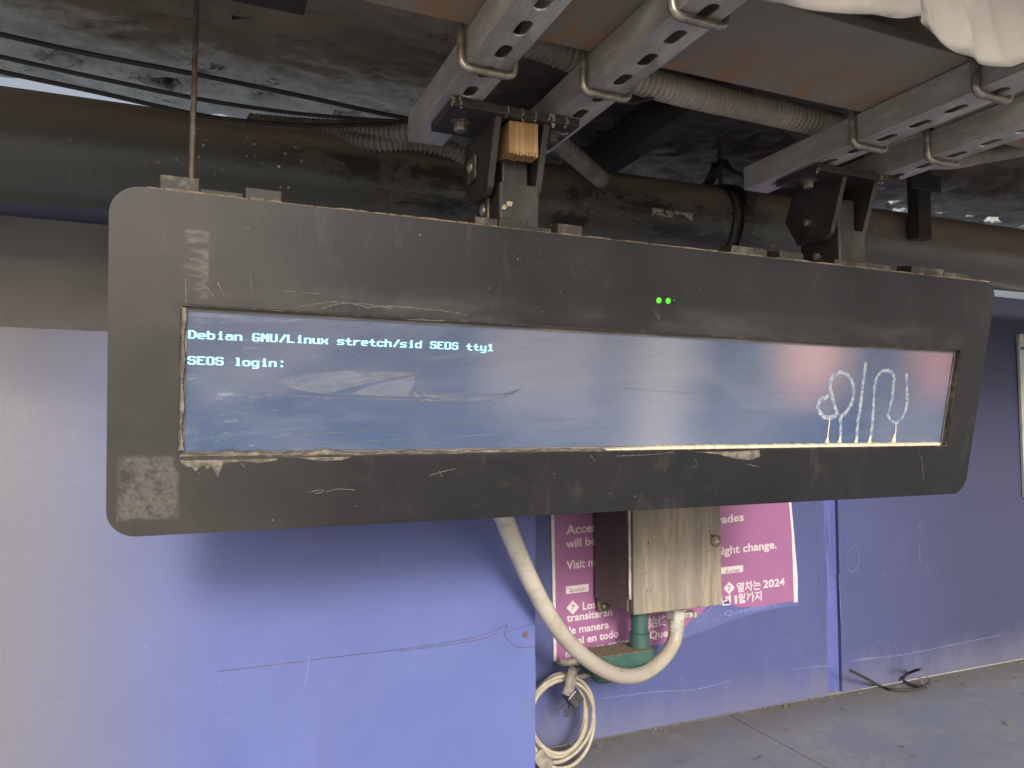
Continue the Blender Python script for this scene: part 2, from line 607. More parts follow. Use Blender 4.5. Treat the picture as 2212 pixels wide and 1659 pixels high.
c = n.mix(n.mul(n.rng(b, .55, .75), .4), c, (.29, .27, .24, 1))
c = n.mix(n.mul(n.rng(n.noise(9, 7, .75, (.4, 1, 1), .5), .60, .70), .5), c, (.11, .115, .15, 1))
c = n.mix(n.mul(n.rng(n.noise(5, 8, .8, (1, 1, 1), 1.2, (2, 8, 1)), .50, .62), .4), c, (.33, .325, .34, 1))
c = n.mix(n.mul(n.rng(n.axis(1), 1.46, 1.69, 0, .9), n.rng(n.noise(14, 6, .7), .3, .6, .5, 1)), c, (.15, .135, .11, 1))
c = n.mix(n.mul(n.rng(n.voro(26), .04, .025, 0, 1), n.rng(n.noise(5), .52, .6)), c, (.42, .40, .36, 1))
M['deck'] = n.done(c, .75, 0, b, .25, .002)
M['bounce_white'] = simple('pale_bounce_slab', (.80, .80, .80, 1), (.68, .69, .69, 1), 3, .9)
M['ground'] = simple('pale_concrete_ground', (.62, .59, .55, 1), (.52, .50, .465, 1), 2, .9)
# cabinet
n = NB('stained_steel_cabinet_door')
a = n.noise(11, 7, .7, (1, 1, .12), .5)
b = n.noise(48, 6, .7, (1, 1, .10))
c = n.mix(n.rng(a, .32, .68), (.265, .228, .18, 1), (.175, .154, .126, 1))
c = n.mix(n.mul(n.rng(b, .48, .62), .6), c, (.38, .31, .22, 1))
c = n.mix(n.mul(n.rng(n.noise(26, 5, .7, (1, 1, .07), loc=(2, 0, 5)), .54, .62), .6), c, (.17, .145, .115, 1))
c = n.mix(n.rng(n.noise(34, 6, .75, (1, 1, .4)), .62, .66), c, (.085, .06, .04, 1))
M['door'] = n.done(c, n.rng(a, .3, .7, .5, .65), .05, b, .15, .001)
n = NB('stained_steel_cabinet_side')
a = n.noise(11, 7, .7, (1, 1, .12), .5)
c = n.mix(n.rng(a, .3, .7), (.14, .105, .095, 1), (.095, .072, .066, 1))
c = n.mix(n.rng(n.noise(60, 6, .7, (1, 1, .1)), .63, .72), c, (.24, .20, .17, 1))
M['side'] = n.done(c, .55, .05, a, .15, .001)
n = NB('white_liquidtight_conduit')
a = n.noise(9, 6, .65)
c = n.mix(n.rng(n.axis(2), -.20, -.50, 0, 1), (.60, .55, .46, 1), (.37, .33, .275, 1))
c = n.mix(n.mul(n.rng(a, .48, .66), .6), c, (.30, .255, .20, 1))
c = n.mix(n.mul(n.disc((.24, .245, -.545), .02, .004, 0), 1.0), c, (.03, .10, .08, 1)) if False else c
c = n.mix(n.rng(n.noise(45, 5, .7), .66, .69), c, (.09, .08, .06, 1))
M['white_c'] = n.done(c, .5, 0, n.noise(30, 6, .6), .3, .003)
M['fit'] = simple('grey_cast_fitting', (.44, .42, .37, 1), (.30, .275, .23, 1), 40, .5)
M['green'] = simple('green_painted_metal', (.028, .080, .068, 1), (.045, .10, .085, 1), 26, .5, lo=.35, hi=.7)
M['coil'] = simple('cream_cable', (.38, .34, .27, 1), (.29, .26, .20, 1), 30, .55)
M['tape'] = simple('grey_duct_tape', (.17, .15, .13, 1), (.27, .24, .20, 1), 60, .5)
M['blacktape'] = simple('black_tape', (.03, .03, .035, 1), (.06, .055, .055, 1), 60, .4)
n = NB('magenta_poster_print')
a = n.noise(6, 5, .6)
c = n.mix(n.rng(a, .3, .7), (.27, .110, .225, 1), (.30, .122, .245, 1))
c = n.mix(n.rng(n.noise(30, 7, .75, (1, 1, .6)), .69, .73), c, (.20, .08, .14, 1))
M['poster'] = n.done(c, .3, 0, n.noise(8, 4), .25, .004, spec=.5)
M['print'] = simple('white_print', (.62, .56, .56, 1), (.54, .48, .49, 1), 60, .35)
M['print_dark'] = simple('dark_print', (.20, .06, .14, 1), (.15, .05, .11, 1), 60, .4)
M['film'] = simple('torn_blue_film', (.10, .108, .26, 1), (.115, .125, .29, 1), 12, .25, bs=.5)
M['film_print'] = simple('faint_blue_print', (.16, .22, .48, 1), (.12, .16, .40, 1), 60, .3)
M['paper'] = simple('pale_poster', (.50, .50, .48, 1), (.40, .41, .40, 1), 12, .6)
n = NB('white_sheeting')
a = n.noise(7, 5, .6)
c = n.mix(n.rng(a, .3, .7), (.24, .222, .20, 1), (.31, .287, .26, 1))
M['sheet'] = n.done(c, .65, 0, n.noise(6, 5, .55, (1, 1, 1), 1.2), .35, .02)

# ================================================================== SETTING
# ground and deck
bm = bmesh.new()
bmesh.ops.create_grid(bm, x_segments=2, y_segments=2, size=200)
for v in bm.verts:
    v.co.z = -2.4
structure(link('ground', bm, M['ground']))

FZ = -.791
fl = root('floor', (0, 0, 0), 'dusty blue grey painted boards along the foot of the wall', 'floor')
del fl['category']
structure(fl)
seams = [-1.07, .15, 1.365, 2.585, 3.8, 5.0]
for x0, x1 in zip(seams, seams[1:]):
    for y0, y1 in ((-.75, .45), (.452, 1.688)):
        dz = random.uniform(-.0015, .0015)
        link('floor_board', bbox(x0 + .0015, x1 - .0015, y0, y1, FZ - .02 + dz, FZ + dz), M['deck'], fl, bevel=.0012)

bm = bmesh.new()
rnd = random.Random(8)
for k in range(260):
    x = rnd.uniform(.7, 3.4)
    y = 1.685 - abs(rnd.gauss(0, .02)) if k % 2 else rnd.uniform(.9, 1.68)
    s_ = rnd.uniform(.0012, .0035)
    m_ = Matrix.Translation((x, y, FZ + .0025 + s_ * .3)) @ Matrix.Rotation(rnd.uniform(0, 3), 4, 'Z')
    box(bm, -s_ * rnd.uniform(1, 3), s_, -s_ * .5, s_ * .5, -s_ * .3, s_ * .3, M=m_)
tag(stuff_('floor_grit', bm, M['dust']), 'fine grit and crumbs strewn along the foot of the wall', 'grit')

# recessed back wall: panels either side of a sunk joint
wall = root('back_wall', (0, 0, 0), 'recessed blue painted plywood wall with sunk joint behind cabinet and posters', 'wall')
WY = 1.69
for x0, x1 in ((-1.6, 1.729), (1.785, 2.90), (2.93, 5.0)):
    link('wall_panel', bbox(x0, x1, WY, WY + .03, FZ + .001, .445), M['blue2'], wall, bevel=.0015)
link('joint_strip', bbox(1.729, 1.785, WY + .012, WY + .028, FZ + .001, .445), M['batten'], wall)
link('joint_strip', bbox(2.90, 2.93, WY + .008, WY + .028, FZ + .001, .445), M['batten'], wall)
bm = bmesh.new()
for k in range(22):                                              # screw heads and chips
    x = random.choice((1.705, 1.81, 1.24, 2.2, 2.62)) + random.uniform(-.01, .01)
    z = random.uniform(-.76, .0)
    p = Vector((x, WY - .0006, z))
    tube(bm, [p, p - Vector((0, .0016, 0))], random.uniform(.002, .004), 8)
o = stuff_('screw_heads', bm, M['batten'], wall)

bm = bmesh.new()
fW = lambda a, b: (a, WY - .0008, b)


def pw(u, v):
    p = at(u, v, Y=WY)
    return (p.x, p.z)


for k, l_ in enumerate(([(1300, 1508), (1420, 1494), (1500, 1489), (1580, 1470)], [(1712, 1446), (1760, 1440), (1800, 1438)], [(1840, 1428), (1960, 1412), (2050, 1394), (2160, 1372)], [(1850, 1424), (1900, 1420)],
                        [(1722, 1456), (1728, 1474)], [(1933, 1392), (1942, 1418)], [(1790, 1110), (1793, 1190)], [(1786, 1180), (1792, 1300)], [(1812, 1240), (1816, 1340)], [(1983, 1130), (1994, 1152)], [(1985, 1175), (1987, 1215)],
                        [(1830, 1195), (1846, 1178), (1856, 1200), (1850, 1228), (1836, 1234), (1829, 1210)])):
    ribbon(bm, [pw(u, v) for u, v in l_], .0012, fW, 60 + k, .7, .003)
rnd = random.Random(31)
for k in range(70):
    u, v = rnd.uniform(1300, 2190), rnd.uniform(1120, 1500)
    x, z = pw(u, v)
    a = rnd.uniform(1.2, 1.9)
    L_ = rnd.choice((.002, .003, .012))
    ribbon(bm, [(x, z), (x + L_ * math.cos(a), z + L_ * math.sin(a))], .0012, fW, k, .5, .0015)
stuff_('scuff_marks', bm, M['scr2'], wall)

# nearer blue panel on the left with the grey board above it
pan = root('blue_panel_enclosure', (0, 0, 0), 'large flat periwinkle blue panel enclosure, cracked across, on the left', 'panel')
PY = 1.45
bm = bmesh.new()
n_e = 60
pts = [(-2.0, .162), (-2.0, -2.38)]
for k in range(n_e + 1):
    z = -2.38 + (2.38 + .162) * k / n_e
    pts.append((.671 + random.uniform(-.0012, .0012), z))
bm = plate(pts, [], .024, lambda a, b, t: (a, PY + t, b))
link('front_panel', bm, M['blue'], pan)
link('return_panel', bbox(.645, .668, PY + .0245, WY - .002, -2.38, .16), M['blue2'], pan)
link('top_ledge', bbox(-2.0, .645, PY + .0245, 1.655, .135, .158), M['fascia'], pan)
link('upper_board', bbox(-2.0, .80, 1.655, 1.68, .10, .397), M['fascia'], pan)


def pxY(u, v, Y):
    p = at(u, v, Y=Y)
    return (p.x, p.z)


bm = bmesh.new()
fP = lambda a, b: (a, PY - .0008, b)
crk = [(470, 1450), (560, 1440), (700, 1422), (820, 1408), (900, 1398), (980, 1385), (1040, 1372), (1095, 1350)]
ribbon(bm, [pxY(u, v, PY) for u, v in crk], .0013, fP, 3, .6)
ribbon(bm, [pxY(u, v, PY) for u, v in [(860, 1407), (960, 1394), (1040, 1380), (1075, 1366)]], .0012, fP, 4, .6)
ribbon(bm, [pxY(u, v, PY) for u, v in [(1095, 1350), (1090, 1372), (1108, 1392), (1130, 1399), (1155, 1396)]], .0014, fP, 5, .6)
ribbon(bm, [pxY(u, v, PY) for u, v in [(1092, 1366), (1120, 1356), (1154, 1346)]], .0009, fP, 6, .6)
link('crack', bm, M['rot'], pan)['kind'] = 'stuff'
bm = bmesh.new()
ribbon(bm, [pxY(u, v, PY - .0006) for u, v in [(668, 1412), (664, 1450), (658, 1478)]], .0012, lambda a, b: (a, PY - .0012, b), 8, .7)
ribbon(bm, [pxY(u, v, PY) for u, v in [(824, 1195), (828, 1218)]], .0010, fP, 9, .6)
for k in range(26):
    u, v = random.uniform(300, 1140), random.uniform(1200, 1640)
    x, z = pxY(u, v, PY)
    ribbon(bm, [(x, z), (x + random.uniform(-.004, .004), z + random.uniform(-.006, .006))], .0009, fP, k, .5, .001)
stuff_('scuff_marks', bm, M['scr2'], pan)
bm = bmesh.new()
x, z = pxY(1135, 1371, PY)
tube(bm, [(x, PY - .0014, z), (x, PY + .001, z)], [.0065, .0075], 9)
link('nail_hole', bm, M['rot'], pan)

# unseen pale slab added beyond the wall to bounce light onto the ceiling
structure(link('bounce_slab', bbox(-8, 9, 1.74, 9, .36, .436), M['bounce_white']))

# ceiling: ragged sooty sheet
bm = bmesh.new()
NX, NY = 420, 230
rnd = random.Random(11)


def vn(x, y, s):                                                 # smooth value noise
    from mathutils import noise as mn
    return mn.noise(Vector((x * s, y * s, 3.3)))


vv = []
for i in range(NX + 1):
    row = []
    X = -2.2 + 6.4 * i / NX
    edge = 1.70 + .035 * vn(X, 0, 1.1) + (.05 * vn(X, 4, 6) + .02 * vn(X, 9, 21) if X > .9 else .008 * vn(X, 2, 9))
    if X > 1.2:
        edge -= .01
    for j in range(NY + 1):
        t = j / NY
        Y = -.35 + (edge + .35) * (t ** .62)
        Z = .640 + .020 * vn(X, Y, 2.2) + .010 * vn(X * .6, Y, 7) + .006 * vn(X, Y, 22) + .003 * vn(X, Y, 47)
        tt = max(0, min(1, (Y - 1.25) / .45))
        Z += (.036 if X < .40 else .036 - .031 * min(1, (X - .40) / .15)) * tt * tt * (3 - 2 * tt)
        if X > .95:
            Z += .020 * abs(vn(X, Y, 5)) * min(1, (X - .95))
        rg = 1 - abs(vn(X * .8, Y, 13)) * 2
        Z += .007 * max(0, rg - .55) * 2 * (1 if X < 1 else 2)
        for (hx, hy, hr) in PITS:
            dd = math.hypot((X - hx) / 1.35, Y - hy) / (hr * (1 + .25 * vn(X, Y, 40)))
            if dd < 1.5:
                Z += .05 * max(0, 1 - dd) ** .4 - .006 * max(0, 1 - abs(dd - 1.05) * 3)
        if Y < .85:
            Z += .12
        row.append(bm.verts.new((X, Y, Z)))
    vv.append(row)
for i in range(NX):
    for j in range(NY):
        q = (vv[i][j], vv[i + 1][j], vv[i + 1][j + 1], vv[i][j + 1])
        c0 = (q[0].co + q[2].co) / 2
        if c0.x > 1.5 and c0.y > 1.52 and vn(c0.x, c0.y, 16) > .18:
            continue
        bm.faces.new(q)
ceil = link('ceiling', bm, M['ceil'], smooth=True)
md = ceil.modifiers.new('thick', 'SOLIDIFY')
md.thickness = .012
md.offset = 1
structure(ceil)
link('access_plate', bbox(.0, .135, .98, 1.10, .602, .66), M['dark'], ceil, bevel=.002)

# ================================================================== OVERHEAD STEEL
beam = root('steel_beam', (0, 0, .44), 'rust streaked steel beam with wide bottom flange crossing overhead', 'beam')
n_ = 140
bm = bmesh.new()
box(bm, -3, 5, .586, .751, 0, .014)
link('bottom_flange', bm, M['beam'], beam, bevel=.0015)
link('web', bbox(-3, 5, .664, .674, .0142, .30), M['beam'], beam)
beam.location = (0, 0, .44)

cross = []
for k, (x, y0, y1, z) in enumerate(((.62, .80, 1.62, .575), (.80, .80, 1.60, .56), (1.36, .80, 1.62, .545))):
    o = link('ceiling_joist', bbox(x, x + .05, y0, y1, z, z + .07), M['dark'], bevel=.003)
    tag(o, ('dark joist behind the first display hanger', 'dark joist left of the pipe clamp, under the ceiling',
            'dark joist behind the second display hanger, under the ceiling')[k], 'joist', 'dark joists under the ceiling')

CH = [(.268, .319, 1.004, 'leftmost of the four slotted galvanised channels, over the wood wedge'),
      (.420, .471, .998, 'second slotted galvanised channel from the left, right of the wood wedge'),
      (.851, .902, .992, 'third slotted galvanised channel from the left, over the pipe clamp side of the second hanger'),
      (1.001, 1.052, .985, 'rightmost of the four slotted galvanised channels, over the second hanger')]
CZ = .400
slots = []
y = .6167 - .0515 * 10
while y < .975:
    slots.append(y)
    y += .0515


def slot_loop(cx, cy, L_, W_):
    out = []
    for s_, a0 in ((1, 0), (-1, 180)):
        for k in range(7):
            a = R(a0 + 180 * k / 6)
            out.append((cx + W_ * .5 * math.cos(a), cy + s_ * (L_ - W_) * .5 + W_ * .5 * math.sin(a)))
    return out


chans = []
for k, (x0, x1, ye, lab) in enumerate(CH):
    r0 = root('slotted_channel', ((x0 + x1) / 2, ye, CZ), lab, 'channel', 'galvanised slotted channels clamped to the beam')
    h = (x1 - x0) / 2
    outer = [(-h, -1.15), (h, -1.15), (h, 0), (-h, 0)]
    off = .006 * k
    hs = [slot_loop(.003, s_ - ye + off, .031, .0145) for s_ in slots if s_ - ye + off < -.022]
    bm = plate(outer, hs, .0026, lambda a, b, t: (a, b, t))
    link('slotted_face', bm, M['galv'], r0, bevel=.0007)
    for a_, b_ in ((-h, -h + .0026), (h - .0026, h)):
        link('side_wall', bbox(a_, b_, -1.15, -.0005, .0028, .0385), M['galv'], r0, bevel=.0005)
    for a_, b_ in ((-h + .0028, -h + .013), (h - .013, h - .0028)):
        link('lip', bbox(a_, b_, -1.15, -.0005, .0360, .0385), M['galv'], r0)
    chans.append(r0)

UB = [(0, .758, 'u bolt round the leftmost channel, left of the wood wedge'),
      (1, .758, 'lower u bolt round the second channel from the left'),
      (1, .579, 'upper u bolt at the top edge of the photo, round the second channel'),
      (2, .758, 'lower u bolt round the third channel from the left'),
      (3, .758, 'u bolt round the rightmost channel'),
      (2, .579, 'upper u bolt under the hanging white sheet')]
for k, (ci, y, lab) in enumerate(UB):
    x0, x1 = CH[ci][0], CH[ci][1]
    r0 = root('u_bolt', ((x0 + x1) / 2, y, CZ), lab, 'u bolt', 'u bolts clamping the channels')
    h = (x1 - x0) / 2 + .0065
    tilt = random.uniform(-.004, .004)
    path = fillet([(-h, tilt, .085), (-h, 0, -.0055), (h, 0, -.0055), (h, -tilt, .085)], .012, 7)
    link('rod', tube(bmesh.new(), path, .0046, 12), M['zinc'], r0, smooth=True)
    for sx in (-1, 1):
        q = [(sx * h, tilt * sx * -1, .052 + i * .0007) for i in range(46)]
        link('thread', tube(bmesh.new(), q, [.0046 + (.0006 if i % 2 else -.0001) for i in range(46)], 10), M['zinc_old'], r0)
    s_ = 1 if y > .7 else -1
    link('clamp_plate', bbox(-h - .018, h + .018, -.010 + .004 * s_, .018 + .004 * s_, .0585, .0625), M['zinc_old'], r0, bevel=.001)
    for sx in (-1, 1):
        link('nut', tube(bmesh.new(), [(sx * h, 0, .063), (sx * h, 0, .071)], .0085, 6), M['zinc_old'], r0)

# ------------------------------------------------------------------ hangers
def make_hanger(full):
    h = root('display_hanger', (.366, .89, .395), '', 'hanger', 'black hangers carrying the display')
    X0, Y0, Z0 = .366, .89, .395
    P = lambda x, y, z: (x - X0, y - Y0, z - Z0)
    bx = lambda a, b, c_, d, e, f_: bbox(a - X0, b - X0, c_ - Y0, d - Y0, e - Z0, f_ - Z0)
    link('top_plate', bx(.279, .4525, .838, .928, .3875, .3985), M['black'], h, bevel=.001)
    for xa, xb in ((.338, .347), (.405, .414)):
        poly = [(.846, .388), (.874, .306), (.885, .297), (.945, .300), (.972, .345), (.955, .388)]
        bm = plate([(a - Y0, b - Z0) for a, b in poly], [], xb - xa, lambda a, b, t: (xa - X0 + t, a, b))
        link('gusset', bm, M['black'], h, bevel=.0012)
    link('post', bx(.3605, .398, .880, .925, .300, .366 if not full else .3645), M['black'], h, bevel=.003, seg=3)
    bm = plate([(a - X0, b - Y0) for a, b in rrect(.3535, .4115, .872, .955, .004, 4)],
               [[(a - X0, b - Y0) for a, b in rrect(.3585, .400, .878, .930, .003, 3)][::-1]], .056,
               lambda a, b, t: (a, b, .257 - Z0 + t))
    link('sleeve', bm, M['black'], h, smooth=False, bevel=.0012)
    link('foot_plate', bx(.337, .386, .862, .930, .2485, .2572), M['black'], h, bevel=.0012)
    for x, y in ((.305, .885), (.430, .875)):
        b = hexbolt(h, 'hex_bolt', M['zinc_old' if x > .4 else 'zinc'], P(x, y, .3862), (0, 0, -1), .0088, .0105, .0135, M['zinc_old'])
    if full:
        for (xs, y, z) in ((.3378, .925, .343), (.3533, .918, .284)):
            w_ = link('square_washer', bbox(xs - .0045 - X0, xs - .0003 - X0, y - .016 - Y0, y + .016 - Y0, z - .017 - Z0, z + .017 - Z0), M['zinc_old'], h, bevel=.003)
            bm = bmesh.new()
            bmesh.ops.create_uvsphere(bm, u_segments=14, v_segments=8, radius=.008)
            for v in bm.verts:
                v.co = Vector((v.co.x * .55, v.co.y, v.co.z)) + Vector((xs - .005 - X0, y - Y0, z + .003 - Z0))
            link('bolt_head', bm, M['zinc'], w_, smooth=True)
    else:
        for (xs, y, z) in ((.3378, .918, .332), (.3533, .915, .276)):
            bm = bmesh.new()
            c_ = Vector(P(xs, y, z))
            tube(bm, [c_, c_ - Vector((.007, 0, 0)), c_ - Vector((.0085, 0, 0))], [.006, .006, .004], 14)
            link('bolt_head', bm, M['zinc'], h, smooth=True)
    return h


def drips(parent, seeds):
    rnd = random.Random(seeds)
    for k in range(9):
        x = rnd.choice((-.083, -.060, -.022, -.012, .002, .028, .044, .050, .062)) + rnd.uniform(-.006, .006)
        L_ = rnd.uniform(.005, .016)
        bm = bmesh.new()
        y0 = -.0535
        ribbon(bm, [(x, .003), (x + rnd.uniform(-.002, .002), .001 - L_ * .5), (x + rnd.uniform(-.003, .003), -L_ + .002)], rnd.uniform(.0018, .005), lambda a, b: (a, y0 + (.0035 if b < -.006 else 0), b), k, .6, .0012)
        link('paint_spatter', bm, M['spat'], parent)


M['spat2'] = simple('cream_splash', (.62, .54, .38, 1), (.5, .43, .3, 1), 80, .8)
M['spat'] = simple('old_cream_spatter', (.34, .29, .20, 1), (.16, .135, .10, 1), 150, .8)
h1 = make_hanger(True)
drips(h1, 4)
bm = bmesh.new()
fq = lambda a, b: (a - .366, .8716 - .89, b - .395)
ribbon(bm, [(.3578, .2805), (.3605, .2800), (.3625, .2825)], .0052, fq, 1, .3, .001)
ribbon(bm, [(.3640, .2838), (.3680, .2862), (.3715, .2852)], .0055, fq, 2, .3, .001)
link('paint_spatter', bm, M['spat2'], h1)['kind'] = 'stuff'
h1['label'] = 'black steel hanger with a raw wood wedge, nearest the middle of the display'
h2 = make_hanger(False)
drips(h2, 9)
h2['label'] = 'black steel hanger without a wood wedge, near the right end of the display'
h2.location.x += .583

bm = bbox(-.0205, .0205, -.012, .030, -.0195, .0205)
for v in bm.verts:
    v.co.x += random.uniform(-.0006, .0006)
    v.co.z += .001 * math.sin(v.co.x * 100)
for sx in range(1):
    pass
wood = root('wood_wedge', (.3785, .862, .3665), 'raw orange pine block wedged into the hanger above its post', 'wood block')
link('block', bm, M['pine'], wood, bevel=.0012)
bm = bmesh.new()
for k in range(9):
    x = -.018 + k * .0045
    d_ = random.uniform(.002, .0045)
    box(bm, x - .0018, x + .0018, -.0125, .010, -.0195 - d_, -.0190)
stuff_('torn_fibres', bm, M['pine'], wood)

# ================================================================== DISPLAY
TILT = .195
DX, DY, DZ = -.0858, .85, .2471
DW, DH = 1.3647, .3763
disp = root('information_display', (DX, DY, DZ), 'long black hanging display showing blue login text on its dusty screen', 'display', rot=(TILT, 0, 0))
Rm = Matrix.Rotation(TILT, 3, 'X')
nrm = Rm @ Vector((0, 1, 0))


def dl(u, v, off=0.0):
    """picture point -> local x, z on the display plane pushed back by off"""
    D = ray(u, v)
    o = Vector((DX, DY, DZ)) + nrm * off
    k = o.dot(nrm) / D.dot(nrm)
    q = Rm.transposed() @ (D * k - Vector((DX, DY, DZ)))
    return q.x, q.z


REC = .011
tl, tr, br, bl = dl(388, 657), dl(2078, 755), dl(2047, 963), dl(385, 992)
OX0, OX1 = (tl[0] + bl[0]) / 2, (tr[0] + br[0]) / 2
OZ1, OZ0 = (tl[1] + tr[1]) / 2, (bl[1] + br[1]) / 2
print('OPENING', tl, tr, br, bl)
bm = plate(rrect(0, DW, -DH, 0, .030, 12), [[(OX0, OZ0), (OX0, OZ1), (OX1, OZ1), (OX1, OZ0)]], .010, lambda a, b, t: (a, t, b))
link('bezel', bm, M['bezel'], disp, bevel=.0022, seg=3)
o_ = .0115
for b_ in ((o_, OX0 - .002, .0102, .075, -DH + o_, -o_), (OX1 + .002, DW - o_, .0102, .075, -DH + o_, -o_),
           (OX0 - .0018, OX1 + .0018, .0102, .075, OZ1 + .002, -o_), (OX0 - .0018, OX1 + .0018, .0102, .075, -DH + o_, OZ0 - .002),
           (OX0 - .0018, OX1 + .0018, .030, .075, OZ0 - .0018, OZ1 + .0018)):
    link('housing_section', bbox(*b_), M['bezel'], disp)
t_ = .0015                                                        # dirty edge lining the opening
for b_ in ((OX0 + .0001, OX0 + t_, .0012, REC + .004, OZ0 + t_, OZ1 - t_), (OX1 - t_, OX1 - .0001, .0012, REC + .004, OZ0 + t_, OZ1 - t_),
           (OX0 + .0001, OX1 - .0001, .0012, REC + .004, OZ1 - t_, OZ1 - .0001), (OX0 + .0001, OX1 - .0001, .0012, REC + .004, OZ0 + .0001, OZ0 + t_)):
    link('opening_edge', bbox(*b_), M['opening_edge'], disp)
# lcd border and screen
a0, a1 = dl(405, 671, REC), dl(2063, 757, REC)
LX0, LX1 = a0[0], dl(2052, 860, REC)[0]
LZ1, LZ0 = (a0[1] + dl(1200, 715, REC)[1]) / 2, (dl(600, 970, REC)[1] + dl(1800, 961, REC)[1]) / 2
LX1 = min(LX1, OX1 - .004)
bm = plate([(OX0 + t_, OZ0 + t_), (OX1 - t_, OZ0 + t_), (OX1 - t_, OZ1 - t_), (OX0 + t_, OZ1 - t_)],
           [[(LX0, LZ0), (LX0, LZ1), (LX1, LZ1), (LX1, LZ0)]], .0022, lambda a, b, t: (a, REC - .001 + t, b))
link('screen_border', bm, M['lcd_border'], disp)
bm = bmesh.new()
box(bm, LX0 - .002, LX1 + .002, REC + .0015, REC + .006, LZ0 - .002, LZ1 + .002)
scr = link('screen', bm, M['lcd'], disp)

# bitmap console characters, 8 x 16 cells
G = {
    'D': 'F8CCC6C6C6C6C6C6CCF8@2', 'e': '7CC6C6FEC0C07C@5', 'b': 'C0C0C0FCC6C6C6C6C6FC@2', 'i': '1818003818181818183C@2',
    'a': '7C067EC6C6C67E@5', 'n': 'FCC6C6C6C6C6C6@5', 'G': '7CC6C0C0C0DEC6C6C67C@2', 'N': 'C6E6F6F6DEDECEC6C6C6@2',
    'U': 'C6C6C6C6C6C6C6C6C67C@2', '/': '06060C0C18183030606@2', 'L': 'C0C0C0C0C0C0C0C0C0FE@2', 'u': 'C6C6C6C6C6C67E@5',
    'x': 'C6C66C386CC6C6@5', 's': '7EC0C07C0606FC@5', 't': '303030FC303030301E@3', 'r': 'DEF0E0C0C0C0C0@5', 'c': '7CC6C0C0C0C67C@5',
    'h': 'C0C0C0FCC6C6C6C6C6C6@2', 'd': '0606067EC6C6C6C6C67E@2', 'S': '7CC6C0C07C0606C6C67C@2', 'E': 'FEC0C0C0F8C0C0C0C0FE@2',
    'O': '7CC6C6C6C6C6C6C6C67C@2', 'y': 'C6C6C6C6C6C67E06067C@5', '1': '1838781818181818187E@2', 'l': '3818181818181818183C@2',
    'o': '7CC6C6C6C6C67C@5', 'g': '7EC6C6C6C6C67E06067C@5', ':': '1818000000001818@4',
}
G['/'] = '06060C0C181830306060@2'


def put_text(bm, s, x0, zb, cw, ch):
    """x0: left of the first cell, zb: baseline (row 12)"""
    pw, ph = cw / 8, ch / 16
    for i, c_ in enumerate(s):
        if c_ not in G:
            continue
        hx, top = G[c_].split('@')
        top = int(top)
        for r_ in range(len(hx) // 2):
            b = int(hx[2 * r_:2 * r_ + 2], 16)
            k = 0
            while k < 8:
                if b & (128 >> k):
                    e = k
                    while e < 8 and b & (128 >> e):
                        e += 1
                    xa, xb = x0 + i * cw + k * pw, x0 + i * cw + (e + .25) * pw
                    z1 = zb + (12 - top - r_) * ph + .15 * ph
                    vs = [bm.verts.new((x_, REC + .0008, z_)) for x_, z_ in ((xa, z1 - ph * 1.3), (xb, z1 - ph * 1.3), (xb, z1), (xa, z1))]
                    bm.faces.new(vs)
                    k = e
                else:
                    k += 1


p0 = dl(406, 731, REC)
p1 = dl(1071, 755, REC)
cw = (p1[0] - p0[0]) / 38.25
q0 = dl(405, 787, REC)
ch = (p0[1] - q0[1]) / 2
print('TEXT', p0, p1, q0, cw, ch)
for s_, z_ in (('Debian GNU/Linux stretch/sid SEOS tty1', p0[1]), ('SEOS login:', q0[1])):
    bm = bmesh.new()
    put_text(bm, s_, p0[0], z_, cw, ch)
    if s_.startswith('SEOS'):
        xa = p0[0] + 12 * cw
        vs = [bm.verts.new(v) for v in ((xa, REC + .0008, z_ - .0016), (xa + cw * .85, REC + .0008, z_ - .0016), (xa + cw * .85, REC + .0008, z_ - .0006), (xa, REC + .0008, z_ - .0006))]
    link('login_text', bm, M['text'], disp)
bm = bmesh.new()
xa = p0[0] + 12 * cw
box(bm, xa, xa + cw * .85, REC + .0006, REC + .0012, q0[1] - .0016, q0[1] - .0004)
link('cursor', bm, M['scr'], disp)

for k, (u, v) in enumerate(((1423, 649), (1443, 650), (1457, 650.5))):
    x, z = dl(u, v)
    bm = bmesh.new()
    bmesh.ops.create_uvsphere(bm, u_segments=16, v_segments=10, radius=.0042 if k < 2 else .0036)
    for w_ in bm.verts:
        w_.co = Vector((w_.co.x + x, w_.co.y * .5 - .0002, w_.co.z + z))
    o = link('indicator_light', bm, M['led' if k < 2 else 'led_off'], disp, smooth=True)
    o['label'] = 'lit green indicator' if k < 2 else 'unlit dark indicator'

# mounting blocks along the top edge
for (u0, u1, ht) in ((345, 431, .0165), (529, 608, .0135), (1024, 1075, .011), (1076, 1140, .0135), (1203, 1256, .0145), (1578, 1655, .0130), (1682, 1733, .0130),
                     (1800, 1925, .010), (1966, 2035, .0135), (2036, 2090, .0100)):
    va = lambda u: 395 + (u - 232) * .1135
    x0, x1 = dl(u0, va(u0), .012)[0], dl(u1, va(u1), .012)[0]
    bm = bbox(x0, x1, .010, .040, .0003, ht)
    link('mounting_block', bm, M['block'], disp, bevel=.0015)
bm = bmesh.new()
x = .035
while x < DW - .03:                                               # dust lying along the top edge
    L_ = random.uniform(.004, .03)
    box(bm, x, x + L_, .001 + random.uniform(0, .002), .030, .0002, .0008 + random.uniform(0, .0016))
    x += L_ * random.uniform(.8, 1.1) + .0002
stuff_('edge_dust', bm, M['dust'], disp)
xa, xb = dl(431, 412)[0], dl(529, 424)[0]
link('mounting_rail', bbox(xa + .001, xb - .001, .014, .026, .0012, .0065), M['block'], disp, bevel=.001)
